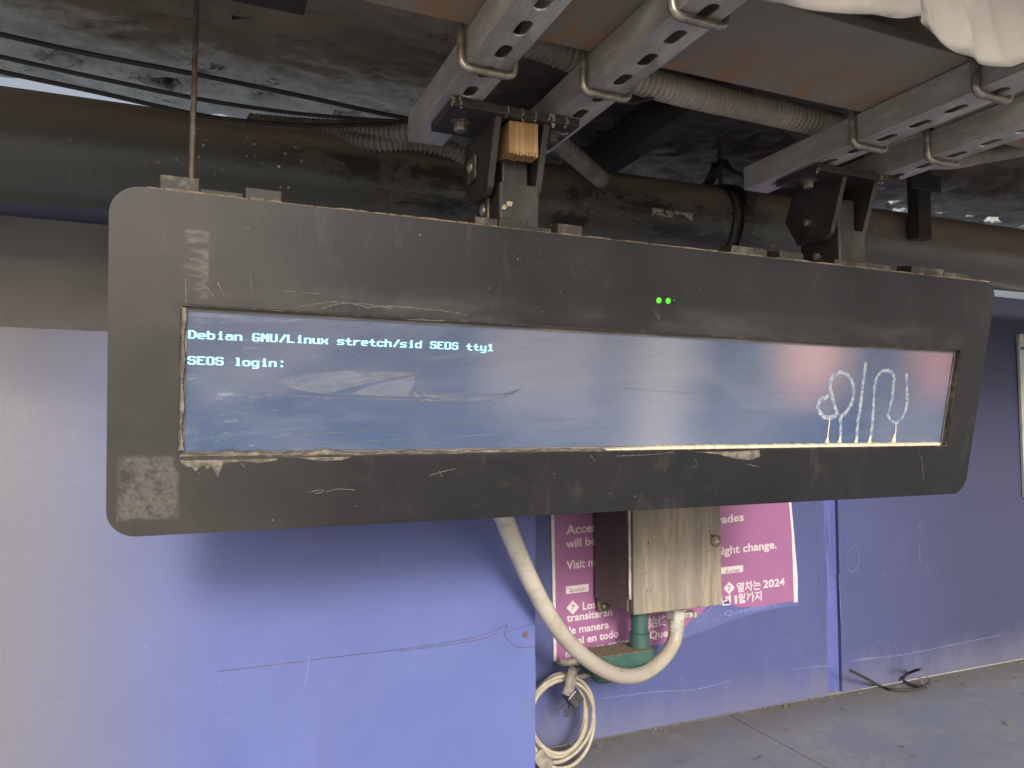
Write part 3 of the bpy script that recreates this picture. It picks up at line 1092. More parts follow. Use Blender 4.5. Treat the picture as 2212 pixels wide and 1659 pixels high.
xa, xb = dl(1141, 490)[0], dl(1202, 500)[0]
link('mounting_rail', bbox(xa + .001, xb - .001, .014, .026, .0012, .0065), M['block'], disp, bevel=.001)

# graffiti etched on the screen
fS = lambda a, b: (a, REC + .0010, b)


def gz(pts):
    return [dl(1663.3 + .21054 * a, 718.5 + .21054 * b, REC) for a, b in pts]


bm = bmesh.new()
W_ = .0068
ribbon(bm, gz([(700, 850), (670, 760), (640, 640), (620, 540), (650, 450), (720, 410), (800, 440), (855, 540), (855, 680), (800, 800), (730, 870)]), W_, fS, 1, .12)
link('etched_stroke', bm, M['graf'], disp)
bm = bmesh.new()
ribbon(bm, gz([(615, 650), (540, 680), (495, 740), (515, 820), (580, 870), (660, 860), (690, 810)]), W_, lambda a, b: (a, REC + .0008, b), 2, .25)
link('etched_stroke', bm, M['graf'], disp)
bm = bmesh.new()
ribbon(bm, gz([(990, 300), (965, 480), (945, 640), (925, 800), (905, 940), (893, 1110)]), W_ * .9, fS, 3, .2)
link('etched_stroke', bm, M['graf'], disp)
bm = bmesh.new()
ribbon(bm, gz([(1035, 1110), (1055, 940), (1068, 750), (1075, 600), (1095, 480), (1150, 400), (1225, 395), (1275, 440), (1270, 560), (1245, 740), (1215, 850), (1280, 925), (1340, 895), (1395, 800), (1412, 650), (1405, 420)]), W_ * .85, fS, 4, .25)
link('etched_stroke', bm, M['graf'], disp)
bm = bmesh.new()
ribbon(bm, gz([(725, 870), (730, 1000), (722, 1110)]), W_ * .85, lambda a, b: (a, REC + .0007, b), 5, .2)
link('etched_stroke', bm, M['graf'], disp)
for a, b, c_ in (((615, 890), (600, 1020), (583, 1150)), ((722, 1060), (720, 1100), (712, 1150)), ((893, 1070), (888, 1110), (880, 1150)), ((1030, 1070), (1022, 1110), (1018, 1150)), ((1296, 940), (1290, 1040), (1270, 1120))):
    bm = bmesh.new()
    ribbon(bm, gz([a, b, c_]), W_ * .35, lambda p, q: (p, REC + .0004, q), 7, .3)
    e = gz([c_])[0]
    vs = [bm.verts.new((e[0] + dx, REC + .0002, e[1] + dz)) for dx, dz in ((-.0055, -.001), (.0055, -.001), (.0015, .014), (-.001, .014))]
    bm.faces.new(vs)
    link('paint_drip', bm, M['cream'], disp)
bm = bmesh.new()
xa, xb = dl(1310, 972)[0], dl(2030, 958)[0]
x = xa
while x < xb:
    L_ = random.uniform(.002, .008)
    hgt = .0045 * min(1, (x - xa) / .15 + .35) * random.uniform(.85, 1.15)
    box(bm, x, x + L_, .0015, REC - .0012, OZ0 + t_ + .0001, OZ0 + t_ + hgt)
    x += L_ + .00005
stuff_('paint_bead', bm, M['cream'], disp)
bm = bmesh.new()
x = OX0 + .002
while x < xa:
    L_ = random.uniform(.0008, .003)
    ph_ = .0022 + .0012 * math.sin(x * 61) + .0008 * math.sin(x * 173)
    box(bm, x, x + L_, .002, REC - .0012, OZ0 + t_ + .0001, OZ0 + t_ + ph_ * random.uniform(.8, 1.15) * (1.5 if x < .25 else .7))
    x += L_ * 1.01
z = OZ0 + .008
while z < OZ1 - .004:
    L_ = random.uniform(.0008, .003)
    box(bm, OX0 + t_ + .0001, OX0 + t_ + .0032 + .0012 * math.sin(z * 130) + random.uniform(-.0006, .0006), .003, REC - .0012, z, z + L_)
    z += L_ * .98
stuff_('edge_grime', bm, M['smudge'], disp)
# torn residue under the left end of the opening
def smear(px_pts, f=lambda a, b: (a, -.0006, b)):
    bm = bmesh.new()
    vs = [bm.verts.new(f(*dl(u, v))) for u, v in px_pts]
    es = [bm.edges.new((vs[i], vs[(i + 1) % len(vs)])) for i in range(len(vs))]
    bmesh.ops.triangle_fill(bm, use_beauty=True, edges=es, normal=(0, -1, 0))
    link('torn_residue', bm, M['smudge'], disp)


smear([(388, 994), (470, 993), (600, 990), (598, 994), (560, 1000), (520, 996), (482, 1000), (478, 1012), (470, 1030), (462, 1015), (455, 1006), (448, 1014), (440, 1004), (430, 1010), (422, 1018), (415, 1008), (405, 1008), (395, 1002)])
smear([(640, 988), (760, 986), (742, 993), (700, 996), (668, 992)])
smear([(1500, 976), (1590, 975), (1640, 972), (1642, 986), (1620, 994), (1585, 990), (1550, 981)])
bm = bmesh.new()
fB = lambda a, b: (a, -.0005, b)
SC = [[(690, 668), (740, 655), (800, 658), (850, 668)], [(650, 662), (720, 652), (780, 660), (798, 668)], [(790, 664), (850, 662), (960, 672), (1010, 680)],
      [(880, 690), (960, 693)], [(440, 612), (462, 640)], [(470, 610), (485, 640)], [(665, 1063), (690, 1058), (700, 1061), (680, 1066)], [(705, 1062), (730, 1056), (765, 1058)],
      [(925, 1028), (950, 1020), (985, 1012)], [(948, 1016), (955, 1030)], [(1275, 982), (1285, 996)], [(1330, 985), (1400, 982), (1455, 976)],
      [(1500, 990), (1505, 1003), (1495, 1010)], [(1610, 1002), (1640, 1008)], [(410, 560), (430, 556)], [(540, 595), (544, 625)], [(610, 628), (640, 630)], [(650, 632), (690, 634)], [(1410, 668), (1425, 690)],
      [(1990, 985), (1995, 1040)], [(520, 1000), (530, 1010)], [(400, 600), (402, 655)]]
for k, s_ in enumerate(SC):
    ribbon(bm, [dl(u, v) for u, v in s_], .0007, fB, k, .6, .0016)
rnd = random.Random(5)
for k in range(130):
    u, v = rnd.uniform(250, 2080), rnd.choice((rnd.uniform(440, 650), rnd.uniform(1000, 1140)))
    if 385 + (u - 232) * .115 > v - 30 or v > 1150 - (u - 232) * .05:
        continue
    x, z = dl(u, v)
    a = rnd.uniform(0, 3.14)
    L_ = rnd.choice((.0008, .001, .0015, .003))
    ribbon(bm, [(x, z), (x + L_ * math.cos(a), z + L_ * math.sin(a))], .0006, fB, k, .4, .0008)
stuff_('scratch_marks', bm, M['scr'], disp)
n = NB('dry_wipe_smear')
f = n.noise(60, 6, .7, (.25, 1, 1), 1)
M['smear'] = n.done(n.mix(n.rng(f, .35, .68), (.05, .06, .085, 1), (.115, .118, .13, 1)), .6, Emission_Color=(.05, .07, .125, 1), Emission_Strength=.5)


def smear2(px_pts):
    bm = bmesh.new()
    vs = [bm.verts.new((x_, REC + .0013, z_)) for x_, z_ in (dl(u, v, REC) for u, v in px_pts)]
    es = [bm.edges.new((vs[i], vs[(i + 1) % len(vs)])) for i in range(len(vs))]
    bmesh.ops.triangle_fill(bm, use_beauty=True, edges=es, normal=(0, -1, 0))
    link('wipe_smear', bm, M['smear'], disp)


smear2([(586, 824), (640, 809), (740, 801), (840, 803), (905, 806), (880, 812), (800, 826), (740, 842), (700, 852), (650, 844)])
smear2([(760, 851), (800, 834), (850, 822), (898, 812), (893, 835), (880, 855), (820, 856)])
smear2([(408, 672), (450, 674), (520, 682), (600, 690), (660, 690), (610, 697), (540, 694), (470, 686), (408, 684)])
smear2([(905, 848), (930, 856), (980, 860), (1060, 858), (1112, 850), (1126, 840), (1090, 862), (1000, 868), (940, 864)])
bm = bmesh.new()
SS = [[(585, 822), (640, 808), (740, 800), (840, 802), (908, 805)], [(590, 826), (660, 845), (760, 852), (860, 855), (1110, 852)], [(650, 845), (740, 820), (900, 806)], [(700, 850), (780, 826), (890, 809)],
      [(905, 845), (900, 825), (910, 806)], [(1110, 850), (1125, 838), (1128, 812)], [(895, 848), (906, 858)], [(912, 866), (925, 863), (933, 866)], [(905, 840), (930, 855), (1000, 860)],
      [(500, 800), (600, 850), (800, 862), (1000, 866)], [(640, 940), (900, 925), (1250, 905)], [(600, 960), (900, 948), (1300, 925)], [(1600, 840), (1700, 850), (1760, 850)], [(1520, 950), (1580, 925), (1620, 905)],
      [(450, 930), (470, 945), (520, 950)], [(412, 900), (420, 930), (430, 960)], [(1125, 929), (1127, 932)], [(460, 780), (500, 812), (560, 836)], [(1350, 838), (1440, 846), (1560, 850)]]
for k, s_ in enumerate(SS):
    wd = .0018 if k in (6, 7, 16) else .00055
    ribbon(bm, [dl(u, v, REC) for u, v in s_], wd, lambda a, b: (a, REC + .0011, b), 40 + k, .6, .002)
stuff_('screen_scratches', bm, M['lcd_border'], disp)

# ================================================================== PIPE, RODS, CABLES, CONDUITS
pipe = root('overhead_pipe', (0, 1.35, .4355), 'thick dark painted pipe running behind the display under the ceiling', 'pipe')
bm = bmesh.new()
q = []
for k in range(161):
    x = -2.2 + 7.2 * k / 160
    q.append((x, .002 * math.sin(x * 3), .012 * (x + .2)))
tube(bm, q, .086, 48)
link('pipe_body', bm, M['pipe'], pipe, smooth=True)
xc = at(1585, 440, Y=1.27).x
zc = .012 * (xc + .2)
bm = bmesh.new()
tube(bm, [(xc - .006, 0, zc), (xc + .000, 0, zc)], .0905, 40)
link('coupling', bm, M['black'], pipe, smooth=True)

cl = root('pipe_clamp', (xc + .03, 1.35, .4355 + zc), 'black yoke pipe clamp hanging on a rod round the thick pipe', 'clamp')
bm = bmesh.new()
for i in range(40):
    a, b = 2 * math.pi * i / 40, 2 * math.pi * (i + 1) / 40
    for A in ((a, b),):
        ins = [(math.cos(t) * .0875, math.sin(t) * .0875) for t in A]
        ou = [(math.cos(t) * .095, math.sin(t) * .095) for t in A]
        for x_, s_ in ((-.014, 1), (.014, -1)):
            pass
        v8 = [bm.verts.new((x_, y_, z_)) for x_ in (-.014, .014) for (y_, z_) in (ins[0], ins[1], ou[1], ou[0])]
        for f_ in ((0, 1, 2, 3), (7, 6, 5, 4), (3, 2, 6, 7), (1, 0, 4, 5)):
            bm.faces.new([v8[i_] for i_ in f_])
bmesh.ops.remove_doubles(bm, verts=bm.verts, dist=1e-5)
bmesh.ops.recalc_face_normals(bm, faces=bm.faces[:])
link('band', bm, M['black'], cl)
for sy in (-1, 1):
    path = fillet([(0, sy * .0985, .02), (0, sy * .0985, .085), (0, sy * .022, .125), (0, sy * .012, .145)], .03, 6)
    bm = bmesh.new()
    fr = [Vector(p) for p in path]
    for a, b in zip(fr, fr[1:]):
        d_ = (b - a).normalized()
        nn = Vector((0, -d_.z, d_.y)) * .003
        v8 = [bm.verts.new(p + nn * s1 + Vector((s2 * .013, 0, 0))) for p in (a, b) for s1 in (-1, 1) for s2 in (-1, 1)]
        for f_ in ((0, 1, 5, 4), (2, 6, 7, 3), (0, 4, 6, 2), (1, 3, 7, 5), (0, 2, 3, 1), (4, 5, 7, 6)):
            bm.faces.new([v8[i_] for i_ in f_])
    link('yoke_arm', bm, M['black'], cl)
link('yoke_rod', tube(bmesh.new(), [(0, 0, .10), (0, 0, .24)], .0055, 12), M['rod'], cl, smooth=True)
link('yoke_nut', tube(bmesh.new(), [(0, 0, .140), (0, 0, .152)], .011, 6), M['rod'], cl)

pa, pb = at(425, 0, Y=.885), at(413, 396, Y=.862)
d_ = (pa - pb).normalized()
rod = root('hanging_rod', pb, 'thin rusty rod standing on the left end of the display', 'rod')
q = resample([Vector((0, 0, -.004)), (pa - pb) + d_ * .12], .004)
q = [p + Vector((random.uniform(-.0003, .0003), 0, 0)) for p in q]
link('rod_body', tube(bmesh.new(), q, [.0030 + random.uniform(-.0002, .0002) for _ in q], 10), M['rod'], rod, smooth=True)


def cable(name, pts, r, mat, label, cat, group=None, n=6, seg=8, corr=None):
    P = [Vector(p) for p in pts]
    o0 = P[0].copy()
    P = [p - o0 for p in P]
    if corr:
        bm = corrugated(P, r, *corr)
    else:
        bm = tube(bmesh.new(), spline(P, seg), r, 10)
    o = link(name, bm, mat, smooth=True)
    o.location = o0
    tag(o, label, cat, group)
    return o


gC = 'dark cables sagging under the ceiling'
cable('sagging_cable', [at(-120, 45, Y=1.17), at(0, 74, Y=1.17), at(200, 118, Y=1.18), at(420, 160, Y=1.18), at(640, 205, Y=1.2), at(800, 240, Y=1.2), at(910, 262, Y=1.2), at(1050, 290, Y=1.2)], .0036, M['cable'], 'topmost of the three dark sagging cables at the upper left', 'cable', gC)
cable('sagging_cable', [at(-120, 88, Y=1.19), at(0, 122, Y=1.19), at(200, 166, Y=1.2), at(420, 212, Y=1.2), at(600, 240, Y=1.22), at(740, 254, Y=1.22), at(900, 264, Y=1.22), at(1050, 268, Y=1.22)], .0032, M['cable'], 'middle one of the three dark sagging cables at the upper left', 'cable', gC)
cable('sagging_cable', [at(-120, 118, Y=1.21), at(0, 154, Y=1.21), at(200, 197, Y=1.22), at(420, 246, Y=1.22), at(560, 264, Y=1.23), at(700, 271, Y=1.23), at(880, 266, Y=1.23), at(1050, 250, Y=1.23)], .0034, M['cable'], 'lowest of the three dark sagging cables, just above the thick pipe', 'cable', gC)
gF = 'corrugated flexible conduits overhead'
co = (.0085, .0028)
cable('flexible_conduit', [at(1060, 62, Y=.86), at(1170, 98, Y=.86), at(1280, 140, Y=.86), at(1450, 192, Y=.86), at(1650, 238, Y=.865), at(1850, 282, Y=.87), at(1990, 300, Y=.90)], .0205, M['flex'], 'thick grey corrugated conduit running under the rusty beam between the channels', 'conduit', gF, corr=co)
cable('flexible_conduit', [at(540, 268, Y=1.40), at(640, 277, Y=1.36), at(760, 284, Y=1.30), at(860, 286, Y=1.24), at(960, 280, Y=1.2), at(1060, 262, Y=1.16)], .0195, M['flex_dark'], 'dark corrugated conduit lying on the thick pipe, left of the first channel', 'conduit', gF, corr=(.009, .0035))
cable('flexible_conduit', [at(700, 292, Y=1.33), at(800, 308, Y=1.27), at(880, 306, Y=1.25), at(960, 318, Y=1.24), at(1010, 340, Y=1.24)], .0165, M['flex_dark'], 'lower dark corrugated conduit crossing behind the end of the first channel', 'conduit', gF, corr=(.009, .0035))
cable('flexible_conduit', [at(1160, 262, Y=1.12), at(1200, 300, Y=1.14), at(1250, 345, Y=1.18), at(1300, 388, Y=1.24)], .017, M['flex_dark'], 'short dark corrugated conduit dropping behind the first hanger', 'conduit', gF, corr=(.009, .003))
cable('flexible_conduit', [at(1880, 352, Y=.90), at(1950, 345, Y=.93), at(2060, 346, Y=1.0), at(2130, 334, Y=1.0), at(2220, 318, Y=.97), at(2330, 290, Y=.93)], .0175, M['flex'], 'grey corrugated conduit at the right edge, behind the rightmost channel', 'conduit', gF, corr=co)
cable('bent_wire', [at(1330, 205, Y=.83), at(1360, 222, Y=.85), at(1400, 214, Y=.86), at(1440, 205, Y=.88)], .0028, M['cable'], 'thin bent wire behind the second channel', 'wire')

# bracket post behind the right hanger
po = root('bracket_post', (at(1985, 430, Y=1.24).x, 1.24, .50), 'dark bracket post on the pipe, right of the second hanger', 'bracket')
link('post', bbox(-.022, .022, -.015, .015, -.055, .16), M['dark'], po, bevel=.002)
link('cross_piece', bbox(-.050, .050, -.022, -.0155, .06, .10), M['dark'], po, bevel=.002)

# ================================================================== CABINET AND FITTINGS ON THE WALL
CX0, CX1, CY0, CY1, CZ0, CZ1 = .940, 1.198, 1.5, 1.674, -.439, .02
cab = root('metal_cabinet', (CX0, CY1, CZ0), 'stained beige metal cabinet with round lock, partly behind the display', 'cabinet')
bx = lambda a, b, c_, d, e, f_: bbox(a - CX0, b - CX0, c_ - CY1, d - CY1, e - CZ0, f_ - CZ0)
link('cabinet_body', bx(CX0, CX1 - .002, CY0 + .0195, CY1, CZ0 + .003, CZ1), M['side'], cab, bevel=.003)
link('door', bx(CX0 + .006, CX1, CY0, CY0 + .0165, CZ0, CZ1), M['door'], cab, bevel=.0025)
link('door_seal', bx(CX0 + .004, CX1 - .004, CY0 + .0167, CY0 + .0193, CZ0 + .004, CZ1), M['dark'], cab)
link('hinge', tube(bmesh.new(), [(.0015, CY0 + .010 - CY1, .035), (.0015, CY0 + .010 - CY1, CZ1 - CZ0)], .0035, 10), M['fit'], cab, smooth=True)
lx, lz = pxY(1545, 1168, CY0)
lc = Vector((lx - CX0, CY0 - CY1, lz - CZ0))
bm = bmesh.new()
tube(bm, [lc, lc - Vector((0, .004, 0)), lc - Vector((0, .0055, 0)), lc - Vector((0, .0045, 0))], [.0150, .0145, .0115, .0095], 28)
lk = link('lock', bm, M['zinc_old'], cab, smooth=True)
lc2 = lc - Vector((0, .005, 0))
link('lock_core', tube(bmesh.new(), [lc2, lc2 - Vector((0, .0022, 0))], [.0085, .0080], 3), M['fit'], lk)
tb = at(1316, 1308, X=CX0 + .02)
tc = Vector((.018, -.012, -.012))
bm = plate([(a, b) for a, b in rrect(-.016, .020, -.016, .020, .012, 5)], [], .003, lambda a, b, t: (tc.x + a, tc.y + t, tc.z + b))
tbo = link('mounting_tab', bm, M['zinc_old'], cab)
bm = bmesh.new()
bmesh.ops.create_uvsphere(bm, u_segments=14, v_segments=8, radius=.0075)
for v in bm.verts:
    v.co = Vector((v.co.x, v.co.y * .6, v.co.z)) + tc + Vector((.002, -.002, -.004))
link('screw', bm, M['zinc'], tbo, smooth=True)

# white hose from behind the display down and up into the cabinet
W = [(1040, 960, 1.08), (1062, 1050, 1.16), (1089, 1118, 1.24), (1128, 1215, 1.32), (1176, 1312, 1.38), (1226, 1384, 1.415), (1285, 1435, 1.45), (1338, 1459, 1.49), (1388, 1455, 1.53), (1430, 1425, 1.56), (1454, 1390, 1.575), (1461, 1362, 1.58)]
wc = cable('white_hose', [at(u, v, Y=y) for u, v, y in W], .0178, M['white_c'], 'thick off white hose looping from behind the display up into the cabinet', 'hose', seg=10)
e0 = at(1461, 1364, Y=1.58)
fit = root('hose_connector', e0, 'grey threaded hose connector under the cabinet', 'connector')
dzc = CZ0 - e0.z
link('gland', tube(bmesh.new(), [(0, 0, dzc - .001), (0, 0, dzc - .012), (0, 0, dzc - .013), (0, 0, dzc - .018)], [.0165, .0165, .020, .020], 24), M['fit'], fit, smooth=True)
link('lock_nut', tube(bmesh.new(), [(0, 0, dzc - .0185), (0, 0, dzc - .024)], .0235, 8), M['fit'], fit, bevel=.001)
link('clamp_nut', tube(bmesh.new(), [(0, 0, dzc - .0245), (0, 0, dzc - .043)], .0245, 6), M['fit'], fit, bevel=.0015)
bm = bmesh.new()
q = [(0, 0, dzc - .0435 - i * .0012) for i in range(26)]
tube(bm, q, [.0188 + (.0012 if (i // 2) % 2 else 0) for i in range(26)], 20)
link('thread', bm, M['fit'], fit, smooth=True)
lg = link('lug', bbox(.020, .0428, -.012, .004, dzc - .041, dzc - .029), M['fit'], fit, bevel=.0015)
link('lug_tip', bbox(.043, .051, -.016, .008, dzc - .0425, dzc - .0275), M['fit'], lg, bevel=.0015)
link('lug_screw', tube(bmesh.new(), [(.027, -.0122, dzc - .035), (.027, -.0150, dzc - .035)], .0042, 12), M['zinc'], lg, smooth=True)

g0 = at(1381, 1330, Y=1.585)
gr = root('green_pipe_fitting', g0, 'green painted pipe nipple and dusty elbow box below the cabinet', 'pipe fitting')
gz0 = CZ0 - g0.z
zl = at(1381, 1393, Y=1.585).z - g0.z
link('nipple', tube(bmesh.new(), [(0, 0, gz0 - .001), (0, 0, zl)], .0205, 24), M['green'], gr, smooth=True)
link('lock_ring', tube(bmesh.new(), [(0, 0, gz0 - .0015), (0, 0, gz0 - .010)], .0265, 8), M['green'], gr, bevel=.001)
zz = zl + .030
link('collar', tube(bmesh.new(), [(0, 0, zz + .001), (0, 0, zz), (0, 0, zl - .004)], [.0215, .0248, .0248], 24), M['green'], gr, smooth=True)
for i in range(3):
    z_ = gz0 - .014 - i * .008
    link('thread_ring', tube(bmesh.new(), [(0, 0, z_), (0, 0, z_ - .003)], .0216, 24), M['green'], gr, smooth=True)
ebx0 = at(1262, 1440, Y=1.60).x - g0.x
bm = plate(rrect(ebx0, .030, -.040, .040, .026, 8), [], .044, lambda a, b, t: (a, b + .005, zl - .006 - t))
eb = link('elbow_body', bm, M['green'], gr, bevel=.003)
bm = plate(rrect(ebx0 + .002, .028, -.038, .038, .025, 8), [], .0014, lambda a, b, t: (a, b + .005, zl - .0045 - t))
link('dust_layer', bm, M['dust'], eb)
bm = bmesh.new()
c_ = Vector((ebx0 + .035, -.01, zl - .060))
tube(bm, [c_ + Vector((0, 0, .012)), c_, c_ - Vector((0, 0, .010))], [.028, .028, .018], 20)
link('lower_hub', bm, M['green'], gr, smooth=True)

# coil of cream cable
cc = at(1210, 1548, Y=1.585)
coil = root('cable_coil', cc, 'hanging coil of cream cable taped at top, beside the blue panel edge', 'cable coil')
rnd = random.Random(3)
for k in range(5):
    rx, rz = .072 + .0038 * k - .005 * (k % 2), .083 + .0032 * k - .003 * (k % 2)
    ph = rnd.uniform(0, 6)
    oy = rnd.uniform(-.012, .018)
    pts = []
    for i in range(72):
        a = 2 * math.pi * i / 72
        w_ = 1 + .035 * math.sin(a + ph) + .02 * math.sin(2 * a + ph * 2)
        pts.append((rx * w_ * math.cos(a), oy + .007 * math.sin(a * 2 + ph), rz * w_ * math.sin(a) + (-.004 * k if math.sin(a) < 0 else 0)))
    link('cable_loop', tube(bmesh.new(), pts, .0045, 10, closed=True), M['coil'], coil, smooth=True)
tp = at(1222, 1470, Y=1.575) - cc
m_ = Matrix.Translation(tp) @ Matrix.Rotation(R(22), 4, 'Y')
bm = bmesh.new()
for i in range(7):
    for j in range(4):
        pass
gr_ = [[bm.verts.new(m_ @ Vector((-.014 + .028 * j / 3 + rnd.uniform(-.002, .002), -.022 + .004 * math.sin(i) + .006 * (j % 2), .038 - .064 * i / 6 + rnd.uniform(-.002, .002)))) for j in range(4)] for i in range(7)]
for i in range(6):
    for j in range(3):
        bm.faces.new((gr_[i][j], gr_[i][j + 1], gr_[i + 1][j + 1], gr_[i + 1][j]))
t1 = link('grey_tape', bm, M['tape'], coil)
t1.modifiers.new('t', 'SOLIDIFY').thickness = .002
m_ = Matrix.Translation(tp + Vector((.012, -.003, -.034))) @ Matrix.Rotation(R(-42), 4, 'Y')
link('black_tape', bbox(-.016, .016, -.020, .014, -.022, .012, M=m_), M['blacktape'], coil, bevel=.004)
m_ = Matrix.Translation(Vector((-.055, -.004, -.082))) @ Matrix.Rotation(R(52), 4, 'Y')
link('grey_tape', bbox(-.026, .026, -.022, .012, -.016, .016, M=m_), M['tape'], coil, bevel=.004)
bm = bmesh.new()
for k in range(14):
    p = tp + Vector((rnd.uniform(-.006, .018), .005, -.050))
    q = [p]
    for i in range(5):
        p = p + Vector((rnd.uniform(-.007, .008), rnd.uniform(-.004, .004), -.007))
        q.append(p)
    tube(bm, q, .0009, 5)
stuff_('frayed_ends', bm, M['blacktape'], coil)
cable('cable_tail', [at(1216, 1466, Y=1.59), at(1250, 1462, Y=1.60), at(1275, 1456, Y=1.61), at(1300, 1448, Y=1.62)], .0065, M['coil'], 'cream cable leaving the coil towards the green elbow box', 'cable')
cable('broken_hose_stub', [at(1206, 1428, Y=1.66), at(1225, 1432, Y=1.66), at(1262, 1424, Y=1.65)], .0085, M['coil'], 'short cream stub poking out below the torn poster corner', 'cable stub')
cable('thin_lead', [at(1160, 1486, Y=1.67), at(1180, 1470, Y=1.66), at(1215, 1462, Y=1.655)], .0016, M['coil'], 'thin pale lead reaching left from the coil tape', 'wire')

# ================================================================== POSTERS
def text_mesh(s, size=1.0, bold=.0):
    cu = bpy.data.curves.new('t', 'FONT')
    cu.body = s
    cu.size = size
    cu.offset = bold
    cu.resolution_u = 3
    o = bpy.data.objects.new('t', cu)
    COL.objects.link(o)
    bpy.context.view_layer.update()
    me = bpy.data.meshes.new_from_object(o.evaluated_get(bpy.context.evaluated_depsgraph_get()))
    COL.objects.unlink(o)
    bpy.data.objects.remove(o)
    return me


post = root('magenta_poster', (0, WY, 0), 'torn magenta notice with white lettering on the wall behind the cabinet', 'poster')


def pz(u, v):
    return pxY(u, v, WY - .003)


def wrt(s, u0, v0, u1, v1, cap, mat='print', y=-.0042, bold=.022, parent=None, name='poster_text', ref=None):
    """baseline from (u0,v0) to (u1,v1), cap height in picture pixels; ref: whole string that u0..u1 spans"""
    a, b = Vector(pz(u0, v0)), Vector(pz(u1, v1))
    hgt = abs(pz(u0, v0)[1] - pz(u0, v0 - cap)[1])
    me = text_mesh(s, 1.0, bold)
    if not me.vertices:
        return
    sz = hgt / .73
    xs = [v.co.x for v in me.vertices]
    x0, x1 = min(xs), max(xs)
    d_ = (b - a)
    kx = d_.length / (x1 - x0)
    d_.normalize()
    nn = Vector((-d_.y, d_.x))
    bm = bmesh.new()
    bm.from_mesh(me)
    for v in bm.verts:
        p = a + d_ * ((v.co.x - x0) * kx) + nn * (v.co.y * sz)
        v.co = Vector((p.x, y - v.co.z * .01, p.y))
    bpy.data.meshes.remove(me)
    return link(name, bm, M[mat], parent or post)


tear = [(1195, 1428), (1215, 1432), (1240, 1436), (1262, 1424), (1300, 1420), (1350, 1404), (1400, 1398), (1428, 1392), (1446, 1384), (1470, 1368), (1492, 1340), (1520, 1318), (1548, 1296),
        (1568, 1294), (1578, 1300), (1584, 1308), (1610, 1311), (1640, 1309), (1668, 1306), (1690, 1303), (1714, 1301)]
jag = []
for i, (u, v) in enumerate(tear[:-1]):
    jag.append((u, v))
    u2, v2 = tear[i + 1]
    for t in (.33, .66):
        jag.append((u + (u2 - u) * t + random.uniform(-2, 2), v + (v2 - v) * t + random.uniform(-2.5, 2.5)))
jag.append(tear[-1])
outl = [pz(1200, 1000), ] + [pz(1197, 1120)] + [pz(1202, 1428)] + [pz(u, v) for u, v in jag[1:]] + [pz(1709, 1150), pz(1703, 1085), pz(1700, 1000)]
bm = plate(outl[::-1], [], .0022, lambda a, b, t: (a, -.0038 + t, b))
link('poster_sheet', bm, M['poster'], post)
e1 = [pz(1186, 1000), pz(1190, 1112), pz(1196, 1428), pz(1202, 1428), pz(1196.5, 1112), pz(1193, 1000)]
link('poster_edge', plate(e1, [], .003, lambda a, b, t: (a, -.0045 + t, b)), M['print'], post)
e2 = [pz(1700, 1000), pz(1703, 1085), pz(1709, 1150), pz(1714, 1301), pz(1722, 1300), pz(1722, 1250), pz(1713, 1140), pz(1708, 1085), pz(1706, 1000)]
link('poster_edge', plate(e2, [], .004, lambda a, b, t: (a, -.0052 + t, b)), M['print'], post)
fm = [pz(1440, 1392), pz(1480, 1350), pz(1548, 1300), pz(1580, 1306), pz(1726, 1298), pz(1727, 1308), pz(1690, 1312), pz(1640, 1322), pz(1600, 1334), pz(1540, 1356), pz(1490, 1374)]
link('torn_film', plate(fm, [], .0012, lambda a, b, t: (a, -.0022 + t, b)), M['film'], post)

wrt('Access', 1222.6, 1154, 1299, 1146, 19.5)
wrt('will be', 1222.6, 1183.6, 1287, 1176, 19)
wrt('Visit m', 1223.7, 1230, 1286, 1222, 19)
bx_ = lambda u0, v0, u1, v1, h_, mt, y, nm: link(nm, plate([pz(u0, v0), pz(u1, v1), pz(u1, v1 - h_), pz(u0, v0 - h_)], [], .0005, lambda a, b, t: (a, y + t, b)), M[mt], post)
bx_(1222, 1283, 1271, 1277, 16, 'print', -.0044, 'language_label')
wrt('Spanish', 1230, 1279, 1264, 1275, 9.5, 'print_dark', -.0049, .0)


def diamond(u, v, r_):
    link('line_symbol', plate([pz(u - r_, v + 1), pz(u, v - r_ * 1.15), pz(u + r_, v - 1), pz(u, v + r_ * 1.15)], [], .0005, lambda a, b, t: (a, -.0044 + t, b)), M['print'], post)
    wrt('7', u - 4, v + 6, u + 4, v + 5, 12, 'print_dark', -.0049, .0)


diamond(1237, 1312, 13.5)
wrt('Los tr', 1258.7, 1317, 1308, 1310, 17)
wrt('transitar\u00e1n', 1224, 1343, 1322, 1329, 17)
wrt('de manera', 1222, 1371, 1315, 1356, 17)
wrt('local en todo', 1222, 1396, 1336, 1375, 17)
wrt('momento entre', 1222, 1420, 1358, 1391, 17)
wrt('Qu', 1226, 1440, 1250, 1437, 13)
wrt('grades', 1535, 1133, 1606.5, 1124, 17.5)
wrt('might change.', 1540, 1200.5, 1677, 1183.5, 18.5)
bx_(1540, 1242, 1604.5, 1235, 14.5, 'print', -.0044, 'language_label')
wrt('Korean', 1568, 1238, 1596, 1234.5, 8.5, 'print_dark', -.0049, .0)
diamond(1574.5, 1270, 12)
wrt('\uc5f4\ucc28\ub294', 1591, 1278, 1643, 1271, 17, bold=.02)
wrt('2024', 1648, 1270, 1695, 1264, 17)
wrt('\ub144', 1556, 1307, 1579, 1304, 17, bold=.02)
wrt('1', 1587, 1303, 1592, 1302, 17)
wrt('\uc6d4\uae4c\uc9c0', 1594, 1302, 1645, 1295, 17, bold=.02)
wrt('\u59cb\u7ec8', 1400, 1355, 1440, 1349, 19, bold=.015)
wrt('Que', 1402.5, 1380, 1442, 1374, 17)
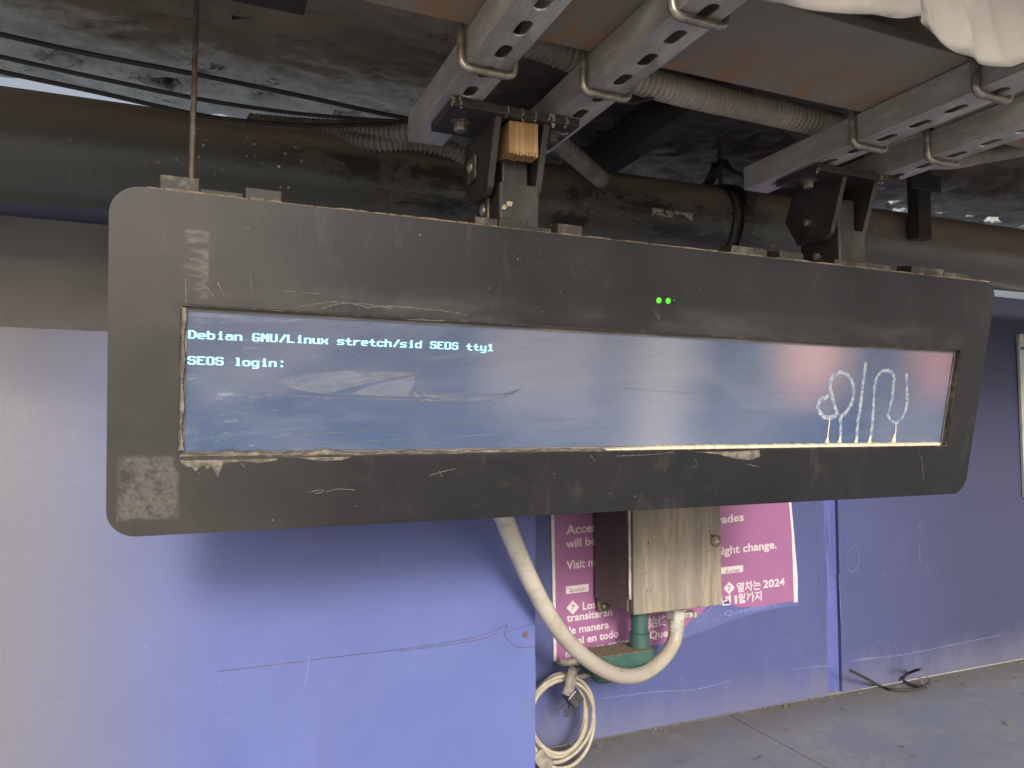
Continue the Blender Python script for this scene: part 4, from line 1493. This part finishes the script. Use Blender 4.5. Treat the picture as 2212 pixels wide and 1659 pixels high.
wrt('Queensboro', 1566, 1332, 1678, 1308, 12, 'film_print', -.0026, .01)

p2 = root('pale_notice', (2.63, WY, 0), 'pale notice board cut off by the right edge of the photo', 'notice')
z1, z0 = .318, -.248
link('notice_sheet', bbox(0, .55, -.012, -.002, z0, z1 - .03), M['paper'], p2, bevel=.001)
link('top_cap', bbox(-.002, .55, -.016, -.001, z1 - .0295, z1), M['galv'], p2, bevel=.001)
link('green_strip', bbox(.006, .54, -.0132, -.0122, z1 - .055, z1 - .045), M['green'], p2)

# ================================================================== WIRE ON THE FLOOR, SHEET
q = [at(1835, 1447, Y=1.62), at(1865, 1462, Y=1.60)]
q += [at(u, v, Z=FZ + .006) for u, v in ((1901, 1482), (1926, 1489), (1969, 1491), (1994, 1484))] + [at(2010.7, 1473, Z=FZ + .02)]
cable('black_wire', q, .0042, M['cable'], 'longer piece of black wire curled on the boards by the wall', 'wire', 'black wire scraps on the boards')
q = [at(1989, 1445, Y=1.56), at(1968, 1452, Z=FZ + .03), at(1951, 1468, Z=FZ + .012), at(1976, 1481, Z=FZ + .005), at(2003, 1484, Z=FZ + .006)]
cable('black_wire', q, .0042, M['cable'], 'shorter hooked piece of black wire by the wall, right of the longer one', 'wire', 'black wire scraps on the boards')

low = [(1560, -60), (1630, -22), (1700, 2), (1800, 17), (1887, 29), (1954, 33), (1998, 29), (2010, 42), (2030, 72), (2073, 106), (2110, 124), (2140, 133), (2185, 139), (2225, 128), (2300, 95), (2400, 60)]
lowp = spline([at(u, v, Y=.50) for u, v in low], 6)
bm = bmesh.new()
rows = []
NR = 26
for j in range(NR + 1):
    t = j / NR
    row = []
    for i, p in enumerate(lowp):
        s_ = i / len(lowp)
        hang = .30 * t
        yy = p.y - .05 * t + .016 * abs(math.sin(s_ * 24 + t * 2.2)) * min(1, .25 + t * 2) + .022 * abs(math.sin(s_ * 9 - t * 3.0 + .6)) * min(1, .2 + t * 2)
        zz = p.z + hang * .9 + .012 * math.sin(s_ * 30 + t * 9) * t
        xx = p.x - .10 * t * (1 if s_ > .4 else .3) + .014 * math.sin(t * 7 + s_ * 20) * t
        row.append(bm.verts.new((xx, yy, zz)))
    rows.append(row)
for j in range(NR):
    for i in range(len(lowp) - 1):
        bm.faces.new((rows[j][i], rows[j][i + 1], rows[j + 1][i + 1], rows[j + 1][i]))
sh = link('hanging_sheet', bm, M['sheet'], smooth=True)
sh.modifiers.new('t', 'SOLIDIFY').thickness = .0012
tag(sh, 'draped off white plastic sheet hanging at the upper right corner', 'sheet')
